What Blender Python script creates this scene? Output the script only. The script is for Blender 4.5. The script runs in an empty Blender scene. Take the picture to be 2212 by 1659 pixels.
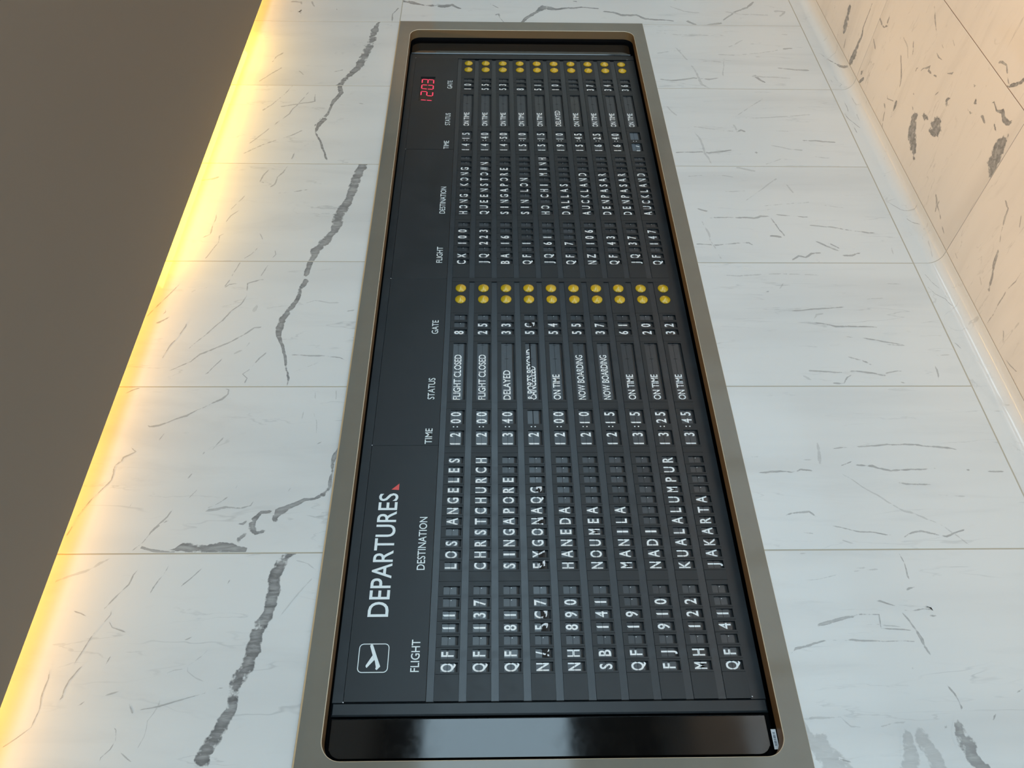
import bpy, bmesh, math, random
from mathutils import Vector, Matrix, noise as mnoise

C = bpy.context.scene.collection
SC = bpy.context.scene
R = random.Random(7)

# ------------------------------------------------------------------ camera
cam_d = bpy.data.cameras.new('camera'); cam = bpy.data.objects.new('camera', cam_d); C.objects.link(cam)
cam_d.sensor_fit = 'HORIZONTAL'; cam_d.sensor_width = 36.0; cam_d.lens = 27.46
cam_d.clip_start = 0.02; cam_d.clip_end = 200
_f = Vector((0.6130, 0.7897, -0.0237)).normalized()
_r = Vector((0.7899, -0.6132, -0.0008)); _r = (_r - _f * _r.dot(_f)).normalized()
_u = _r.cross(_f).normalized()
# the photograph was taken with the phone turned: image right is down, image up is along the wall
mx = Matrix(((-_u.x, _r.x, -_f.x, 0.0), (-_u.y, _r.y, -_f.y, -2.0701), (-_u.z, _r.z, -_f.z, 1.7227), (0, 0, 0, 1)))
cam.matrix_world = mx
SC.camera = cam

# ------------------------------------------------------------------ world, light, exposure
SC.view_settings.view_transform = 'Standard'; SC.view_settings.look = 'None'
SC.view_settings.gamma = 1.0; SC.view_settings.use_curve_mapping = False
SC.view_settings.exposure = 0.0
wd = bpy.data.worlds.new('sky'); SC.world = wd; wd.use_nodes = True
nt = wd.node_tree; bg = nt.nodes['Background']
bg.inputs[0].default_value = (0.60, 0.83, 0.98, 1); bg.inputs[1].default_value = 5.0

def area(name, loc, target, sx, sy, col, power, portal=False, spread=180):
    l = bpy.data.lights.new(name, 'AREA'); l.shape = 'RECTANGLE'; l.size = sx; l.size_y = sy
    l.color = col; l.energy = power; l.spread = math.radians(spread)
    if portal: l.cycles.is_portal = True
    o = bpy.data.objects.new(name, l); C.objects.link(o); o.location = loc
    d = (Vector(target) - Vector(loc)).normalized()
    o.rotation_euler = d.to_track_quat('-Z', 'Y').to_euler()
    return o
def spot(name, loc, target, col, power, ang, blend, rad):
    l = bpy.data.lights.new(name, 'SPOT'); l.spot_size = math.radians(ang); l.spot_blend = blend
    l.color = col; l.energy = power; l.shadow_soft_size = rad
    o = bpy.data.objects.new(name, l); C.objects.link(o); o.location = loc
    d = (Vector(target) - Vector(loc)).normalized()
    o.rotation_euler = d.to_track_quat('-Z', 'Y').to_euler()
    return o
WARM = (1.0, 0.60, 0.27)
LED = (1.0, 0.52, 0.08)
# daylight comes through the openings of the far and end walls, the left-hand ones added for more light
area('daylight_portal', (4.6, -6.48, 1.70), (4.6, 0, 1.70), 6.2, 1.7, (1, 1, 1), 1.0, portal=True)
area('daylight_portal', (-1.3, -6.48, 1.45), (-1.3, 0, 1.45), 5.2, 2.8, (1, 1, 1), 1.0, portal=True)
area('daylight_portal', (-3.98, -3.2, 1.45), (0, -3.2, 1.45), 6.2, 2.8, (1, 1, 1), 1.0, portal=True)
# concealed strip above the wall, in the slot between ceiling and marble
area('cove_strip_light', (2.2, -0.092, 3.03), (2.2, 0.0, 2.84), 13.0, 0.03, LED, 27.0)
area('cove_strip_light', (3.0, -0.085, 3.00), (3.0, 0.0, 2.84), 1.7, 0.03, (1.0, 0.62, 0.06), 3.2)  # short extra strip, added to brighten this stretch of the glow
# downlights in the ceiling behind the viewer
for i, (x, y) in enumerate(((1.0, -1.6), (2.4, -1.6), (3.8, -1.6), (5.2, -1.6), (1.0, -3.6), (3.1, -3.6), (5.2, -3.6))):
    spot('ceiling_downlight', (x, y, 2.86), (x, y, 0), WARM, 122.0, 76, 0.5, 0.04)

# washers on the end wall, and the lit side room beyond its opening
for y in (-0.7, -1.9): spot('wall_washer', (6.1, y, 2.86), (6.76, y, 1.9), WARM, 30.0, 110, 0.8, 0.04)

# ------------------------------------------------------------------ materials
def mat(name, col=(0.5, 0.5, 0.5), rough=0.5, metal=0.0, spec=0.5, emit=None, estr=0.0, coat=0.0):
    m = bpy.data.materials.new(name); m.use_nodes = True
    b = m.node_tree.nodes['Principled BSDF']
    b.inputs['Base Color'].default_value = (*col, 1); b.inputs['Roughness'].default_value = rough
    b.inputs['Metallic'].default_value = metal; b.inputs['Specular IOR Level'].default_value = spec
    b.inputs['Coat Weight'].default_value = coat; b.inputs['Coat Roughness'].default_value = 0.03
    if emit: b.inputs['Emission Color'].default_value = (*emit, 1); b.inputs['Emission Strength'].default_value = estr
    return m
class N:
    def __init__(s, m): s.t = m.node_tree; s.b = s.t.nodes['Principled BSDF']
    def n(s, typ, **kw):
        x = s.t.nodes.new(typ)
        for k, v in kw.items():
            if k in ('operation', 'blend_type', 'data_type', 'noise_dimensions', 'attribute_name', 'feature', 'interpolation_type', 'clamp'): setattr(x, k, v)
            else: x.inputs[k].default_value = v
        return x
    def l(s, a, b): s.t.links.new(a, b)
    def math(s, op, a, b=None, c=None, clamp=False):
        x = s.t.nodes.new('ShaderNodeMath'); x.operation = op; x.use_clamp = clamp
        for i, v in enumerate((a, b, c)):
            if v is None: continue
            if isinstance(v, (int, float)): x.inputs[i].default_value = v
            else: s.l(v, x.inputs[i])
        return x.outputs[0]
    def mix(s, f, a, b):
        x = s.t.nodes.new('ShaderNodeMix'); x.data_type = 'RGBA'
        for i, v in ((0, f), (6, a), (7, b)):
            if isinstance(v, (int, float)): x.inputs[i].default_value = v
            elif isinstance(v, tuple): x.inputs[i].default_value = (*v, 1)
            else: s.l(v, x.inputs[i])
        return x.outputs[2]
    def ss(s, v, lo, hi):
        x = s.t.nodes.new('ShaderNodeMapRange'); x.interpolation_type = 'SMOOTHSTEP'; x.inputs[1].default_value = lo; x.inputs[2].default_value = hi
        s.l(v, x.inputs[0]); return x.outputs[0]
    def noise(s, vec, scale, detail=4, rough=0.55, dist=0.0):
        x = s.n('ShaderNodeTexNoise', Scale=scale, Detail=detail, Roughness=rough, Distortion=dist); s.l(vec, x.inputs['Vector']); return x.outputs['Fac']

def marble(name, base, grey, rot, stretch, amount, rough):
    m = mat(name, base, rough); k = N(m)
    tc = k.n('ShaderNodeTexCoord'); oi = k.n('ShaderNodeObjectInfo')
    off = k.n('ShaderNodeVectorMath', operation='SCALE'); off.inputs[0].default_value = (7.1, 3.3, 5.7)
    k.l(oi.outputs['Random'], off.inputs['Scale'])
    ad = k.n('ShaderNodeVectorMath', operation='ADD'); k.l(tc.outputs['Object'], ad.inputs[0]); k.l(off.outputs[0], ad.inputs[1])
    mp = k.n('ShaderNodeMapping'); mp.inputs['Rotation'].default_value = rot; mp.inputs['Scale'].default_value = stretch; k.l(ad.outputs[0], mp.inputs[0])
    P = mp.outputs[0]
    # soft grey clouds
    cl = k.ss(k.noise(P, 1.6, 3), 0.45, 0.8)
    cl2 = k.ss(k.noise(P, 6.0, 5, 0.6, 0.6), 0.5, 0.85)
    col = k.mix(k.math('MULTIPLY', cl, 0.40), base, grey)
    col = k.mix(k.math('MULTIPLY', cl2, 0.30), col, grey)
    # hairline veins: ridges of distorted noise, broken up
    def ridge(scale, w, brk, lo, hi, dist=1.0):
        n = k.noise(P, scale, 5, 0.55, dist)
        r = k.math('ABSOLUTE', k.math('SUBTRACT', n, 0.5))
        r = k.math('SUBTRACT', 1.0, k.ss(r, 0.0, w))
        b = k.ss(k.noise(P, brk, 2), lo, hi)
        return k.math('MULTIPLY', r, b)
    v1 = ridge(2.2, 0.007, 5.0, 0.52, 0.66, 0.35); v2 = ridge(5.0, 0.012, 9.0, 0.54, 0.68, 0.25)
    dk = (grey[0] * 0.55, grey[1] * 0.56, grey[2] * 0.58)
    col = k.mix(k.math('MULTIPLY', v1, amount), col, dk)
    col = k.mix(k.math('MULTIPLY', v2, amount * 0.7), col, dk)
    # the large veins follow inlaid bands that carry their strength in an attribute
    at = k.n('ShaderNodeAttribute', attribute_name='vein'); sep = k.n('ShaderNodeSeparateColor'); k.l(at.outputs['Color'], sep.inputs[0])
    wn = k.noise(tc.outputs['Object'], 70.0, 4, 0.6)
    wn2 = k.noise(tc.outputs['Object'], 24.0, 3, 0.6)
    vm = k.math('ADD', sep.outputs[0], k.math('MULTIPLY', k.math('SUBTRACT', wn, 0.5), 0.8))
    vm = k.math('ADD', vm, k.math('MULTIPLY', k.math('SUBTRACT', wn2, 0.5), 1.3))
    vm = k.ss(vm, 0.28, 0.55)
    has = k.ss(sep.outputs[0], 0.0, 0.12)
    vm = k.math('MULTIPLY', k.math('MULTIPLY', vm, has), sep.outputs[1])
    sm = k.n('ShaderNodeMapping'); sm.inputs['Rotation'].default_value = (0, 0.5, 0.9); sm.inputs['Scale'].default_value = (60, 60, 12); k.l(tc.outputs['Object'], sm.inputs[0])
    st = k.ss(k.noise(sm.outputs[0], 1.0, 4, 0.65, 0.8), 0.3, 0.7)
    vc = k.mix(st, (0.17, 0.17, 0.17), (0.37, 0.375, 0.37))
    rim = k.math('SUBTRACT', 1.0, k.ss(sep.outputs[0], 0.35, 0.8))
    vc = k.mix(k.math('MULTIPLY', rim, 0.55), vc, (0.11, 0.11, 0.115))
    col = k.mix(vm, col, vc)
    k.l(col, k.b.inputs['Base Color'])
    return m
M = {}
M['wall_hi'] = marble('marble_upper_wall', (0.70, 0.71, 0.70), (0.46, 0.47, 0.475), (0, 0.75, 0), (1.6, 1.0, 0.35), 0.30, 0.045)
M['wall_lo'] = marble('marble_lower_wall', (0.71, 0.72, 0.712), (0.47, 0.48, 0.485), (0, 0.08, 0), (2.6, 1.0, 0.30), 0.30, 0.045)
M['floor'] = marble('marble_floor', (0.73, 0.71, 0.68), (0.49, 0.47, 0.45), (0, 0, -0.5), (2.6, 0.5, 1.0), 0.38, 0.06)
M['cove'] = marble('marble_cove', (0.71, 0.72, 0.712), (0.47, 0.48, 0.485), (0, 0.3, 0), (1.2, 1.0, 1.0), 0.30, 0.02)
M['grout'] = mat('grout_beige', (0.46, 0.42, 0.34), 0.9)
M['grout_dark'] = mat('grout_floor', (0.20, 0.15, 0.11), 0.9)
M['ceiling'] = mat('ceiling_paint_taupe', (0.200, 0.168, 0.134), 0.75, spec=0.3)
k = N(M['ceiling']); tc = k.n('ShaderNodeTexCoord'); nz = k.noise(tc.outputs['Object'], 2.0, 2)
k.l(k.mix(k.math('MULTIPLY', nz, 0.25), (0.200, 0.168, 0.134), (0.220, 0.187, 0.150)), k.b.inputs['Base Color'])
def noisy(name, c1, c2, scale, rough, r2=None, **kw):
    m = mat(name, c1, rough, **kw); k = N(m); tc = k.n('ShaderNodeTexCoord'); n = k.noise(tc.outputs['Object'], scale, 5, 0.6)
    f = k.ss(n, 0.35, 0.7); k.l(k.mix(f, c1, c2), k.b.inputs['Base Color'])
    if r2 is not None:
        x = k.math('ADD', k.math('MULTIPLY', f, r2 - rough), rough); k.l(x, k.b.inputs['Roughness'])
    return m
M['frame'] = noisy('frame_taupe_gloss', (0.180, 0.166, 0.136), (0.198, 0.184, 0.151), 3.0, 0.06, 0.09)
M['edge'] = mat('frame_edge_highlight', (0.62, 0.55, 0.42), 0.35)  # cream highlight painted onto the frame's inner chamfer
M['return'] = mat('frame_return_bronze', (0.18, 0.115, 0.055), 0.5)
M['brass'] = mat('trim_brass', (0.50, 0.36, 0.20), 0.4)
M['void'] = mat('recess_black', (0.004, 0.004, 0.005), 0.7, spec=0.2)
M['gloss'] = noisy('acrylic_black', (0.004, 0.004, 0.004), (0.006, 0.005, 0.004), 30.0, 0.06, 0.09, spec=0.8)
M['casing'] = noisy('casing_matte_charcoal', (0.006, 0.009, 0.012), (0.008, 0.012, 0.015), 14.0, 0.33, 0.40, spec=0.6)
M['header'] = noisy('header_matte_charcoal', (0.007, 0.010, 0.012), (0.011, 0.014, 0.017), 9.0, 0.38, 0.46, spec=0.55)
M['row'] = noisy('row_matte_charcoal', (0.008, 0.011, 0.0135), (0.010, 0.0135, 0.016), 25.0, 0.40, 0.48, spec=0.55)
M['rail'] = noisy('rail_satin_grey', (0.011, 0.016, 0.021), (0.015, 0.021, 0.027), 40.0, 0.30, 0.38, spec=0.8)
M['flap'] = noisy('flap_satin_grey', (0.016, 0.022, 0.028), (0.021, 0.027, 0.034), 60.0, 0.22, 0.32, spec=1.0)
M['flap2'] = noisy('flap_stack_grey', (0.014, 0.018, 0.021), (0.020, 0.024, 0.027), 90.0, 0.4, 0.5)
k = N(M['flap']); oi = k.n('ShaderNodeObjectInfo'); src = k.b.inputs['Base Color'].links[0].from_socket
fx_ = k.n('ShaderNodeHueSaturation'); k.l(src, fx_.inputs['Color']); k.l(k.math('ADD', k.math('MULTIPLY', oi.outputs['Random'], 0.7), 0.7), fx_.inputs['Value']); k.l(fx_.outputs[0], k.b.inputs['Base Color'])
k.l(k.math('ADD', k.math('MULTIPLY', oi.outputs['Random'], 0.14), 0.26), k.b.inputs['Roughness'])
M['flap_hi'] = mat('flap_raised_grey', (0.10, 0.13, 0.16), 0.35)
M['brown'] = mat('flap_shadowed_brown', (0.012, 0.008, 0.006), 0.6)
M['white'] = mat('lettering_white', (0.97, 0.98, 0.97), 0.5)
M['head_txt'] = mat('lettering_pale_grey', (0.82, 0.88, 0.88), 0.5)
M['red'] = mat('triangle_red', (0.75, 0.10, 0.09), 0.5)
M['led'] = mat('clock_segment_red', (0.5, 0.02, 0.05), 0.5, emit=(1.0, 0.06, 0.14), estr=0.9)
M['clockbox'] = mat('clock_window_dark', (0.010, 0.008, 0.009), 0.25)
M['lamp'] = mat('lamp_yellow_plastic', (0.60, 0.385, 0.008), 0.2, coat=0.8)
M['label'] = mat('label_white', (0.85, 0.86, 0.88), 0.4)
M['ink'] = mat('label_ink', (0.05, 0.07, 0.10), 0.6)
M['plaster_warm'] = mat('plaster_warm', (0.50, 0.42, 0.33), 0.7)
M['plaster_dark'] = mat('plaster_dark_taupe', (0.06, 0.052, 0.045), 0.7)
M['plaster_grey'] = mat('plaster_grey', (0.45, 0.46, 0.47), 0.7)
M['win_frame'] = mat('window_frame_dark', (0.03, 0.03, 0.03), 0.5)
g = bpy.data.materials.new('window_glass'); g.use_nodes = True; gt = g.node_tree; gt.nodes.clear()
go = gt.nodes.new('ShaderNodeOutputMaterial'); gm = gt.nodes.new('ShaderNodeMixShader'); gtr = gt.nodes.new('ShaderNodeBsdfTransparent'); ggl = gt.nodes.new('ShaderNodeBsdfGlossy')
gf = gt.nodes.new('ShaderNodeFresnel'); ggl.inputs['Roughness'].default_value = 0.02
gt.links.new(gf.outputs[0], gm.inputs[0]); gt.links.new(gtr.outputs[0], gm.inputs[1]); gt.links.new(ggl.outputs[0], gm.inputs[2]); gt.links.new(gm.outputs[0], go.inputs[0])
M['glass'] = g

# ------------------------------------------------------------------ mesh helpers
class MB:
    """Collects faces, then links them as ONE mesh object."""
    def __init__(s): s.v = []; s.f = []; s.m = []; s.ms = []; s.col = []
    def mi(s, m):
        if m not in s.ms: s.ms.append(m)
        return s.ms.index(m)
    def add(s, vs, fs, m, cols=None):
        o = len(s.v); s.v += [tuple(v) for v in vs]; i = s.mi(m)
        s.col += cols if cols else [(0.0, 0.0)] * len(vs)
        for f in fs: s.f.append(tuple(o + j for j in f)); s.m.append(i)
    def box(s, x0, x1, y0, y1, z0, z1, m):
        vs = [(x0, y0, z0), (x1, y0, z0), (x1, y1, z0), (x0, y1, z0), (x0, y0, z1), (x1, y0, z1), (x1, y1, z1), (x0, y1, z1)]
        s.add(vs, [(0, 3, 2, 1), (4, 5, 6, 7), (0, 1, 5, 4), (1, 2, 6, 5), (2, 3, 7, 6), (3, 0, 4, 7)], m)
    def chbox(s, x0, x1, y0, y1, z0, z1, c, m):
        """box whose front (low y) edges are chamfered by c"""
        vs = [(x0, y1, z0), (x1, y1, z0), (x1, y1, z1), (x0, y1, z1), (x0, y0 + c, z0), (x1, y0 + c, z0), (x1, y0 + c, z1), (x0, y0 + c, z1),
              (x0 + c, y0, z0 + c), (x1 - c, y0, z0 + c), (x1 - c, y0, z1 - c), (x0 + c, y0, z1 - c)]
        fs = [(8, 9, 10, 11), (4, 5, 9, 8), (5, 6, 10, 9), (6, 7, 11, 10), (7, 4, 8, 11), (0, 1, 5, 4), (1, 2, 6, 5), (2, 3, 7, 6), (3, 0, 4, 7), (3, 2, 1, 0)]
        s.add(vs, fs, m)
    def mesh(s, name, vein=False):
        me = bpy.data.meshes.new(name); me.from_pydata(s.v, [], s.f)
        for m in s.ms: me.materials.append(M[m])
        me.polygons.foreach_set('material_index', s.m)
        if vein:
            a = me.color_attributes.new('vein', 'FLOAT_COLOR', 'POINT')
            a.data.foreach_set('color', [t for c in s.col for t in (c[0], c[1], 0.0, 1.0)])
        me.update(); return me
    def build(s, name, parent=None, vein=False, origin=None):
        me = s.mesh(name, vein); o = bpy.data.objects.new(name, me); C.objects.link(o)
        if origin is not None:
            me.transform(Matrix.Translation(-Vector(origin))); o.location = origin
        if parent is not None: o.parent = parent
        return o
def tag(o, label=None, cat=None, kind=None, group=None):
    for k_, v_ in (('label', label), ('category', cat), ('kind', kind), ('group', group)):
        if v_: o[k_] = v_
    return o

_txt = {}
def glyph(s, bold=0.012):
    """flat letter outlines as (verts2d, faces), normalised: cap height 1, left edge at 0"""
    key = (s, bold)
    if key in _txt: return _txt[key]
    if s == '1':      # a bare upright bar with a slanted top
        vs = [(0, 0), (.15, 0), (.15, 1), (.09, 1), (0, .9)]; r = (vs, [(0, 1, 2, 3, 4)], .15)
        _txt[key] = r; return r
    cu = bpy.data.curves.new('t', 'FONT'); cu.body = s; cu.offset = bold; cu.resolution_u = 4; cu.size = 1.0
    o = bpy.data.objects.new('t', cu); C.objects.link(o)
    dg = bpy.context.evaluated_depsgraph_get(); dg.update()
    me = bpy.data.meshes.new_from_object(o.evaluated_get(dg))
    cu2 = capheight()
    xs = [v.co.x for v in me.vertices]; x0 = min(xs) if xs else 0
    vs = [((v.co.x - x0) / cu2, (v.co.y + bold) / cu2) for v in me.vertices]
    fs = [tuple(p.vertices) for p in me.polygons]
    bpy.data.objects.remove(o); bpy.data.meshes.remove(me); bpy.data.curves.remove(cu)
    r = (vs, fs, max(v[0] for v in vs)); _txt[key] = r; return r
_cap = [None]
def capheight():
    if _cap[0] is None:
        cu = bpy.data.curves.new('t', 'FONT'); cu.body = 'H'; cu.offset = 0.012
        o = bpy.data.objects.new('t', cu); C.objects.link(o)
        dg = bpy.context.evaluated_depsgraph_get(); dg.update(); me = bpy.data.meshes.new_from_object(o.evaluated_get(dg))
        ys = [v.co.y for v in me.vertices]; _cap[0] = max(ys) - min(ys)
        bpy.data.objects.remove(o); bpy.data.meshes.remove(me); bpy.data.curves.remove(cu)
    return _cap[0]
def put_text(mb, s, x, z, y, h, w=None, wf=1.0, m='white', bold=0.012, centre=False, thick=0.0):
    vs, fs, tw = glyph(s, bold)
    k_ = (w / tw) if w else h * wf
    if centre: x = x - tw * k_ / 2
    P = [(x + a * k_, y, z + b * h) for a, b in vs]
    mb.add(P, fs, m)
def clip2d(vs, fs, zc, keep_up):
    """cut outlines at height zc"""
    bm = bmesh.new(); V = [bm.verts.new((a, 0, b)) for a, b in vs]
    for f in fs:
        try: bm.faces.new([V[i] for i in f])
        except ValueError: pass
    bmesh.ops.bisect_plane(bm, geom=bm.verts[:] + bm.edges[:] + bm.faces[:], plane_co=(0, 0, zc), plane_no=(0, 0, 1), clear_inner=keep_up, clear_outer=not keep_up)
    bm.verts.index_update(); r = ([(v.co.x, v.co.z) for v in bm.verts], [tuple(v.index for v in f.verts) for f in bm.faces]); bm.free(); return r
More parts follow.
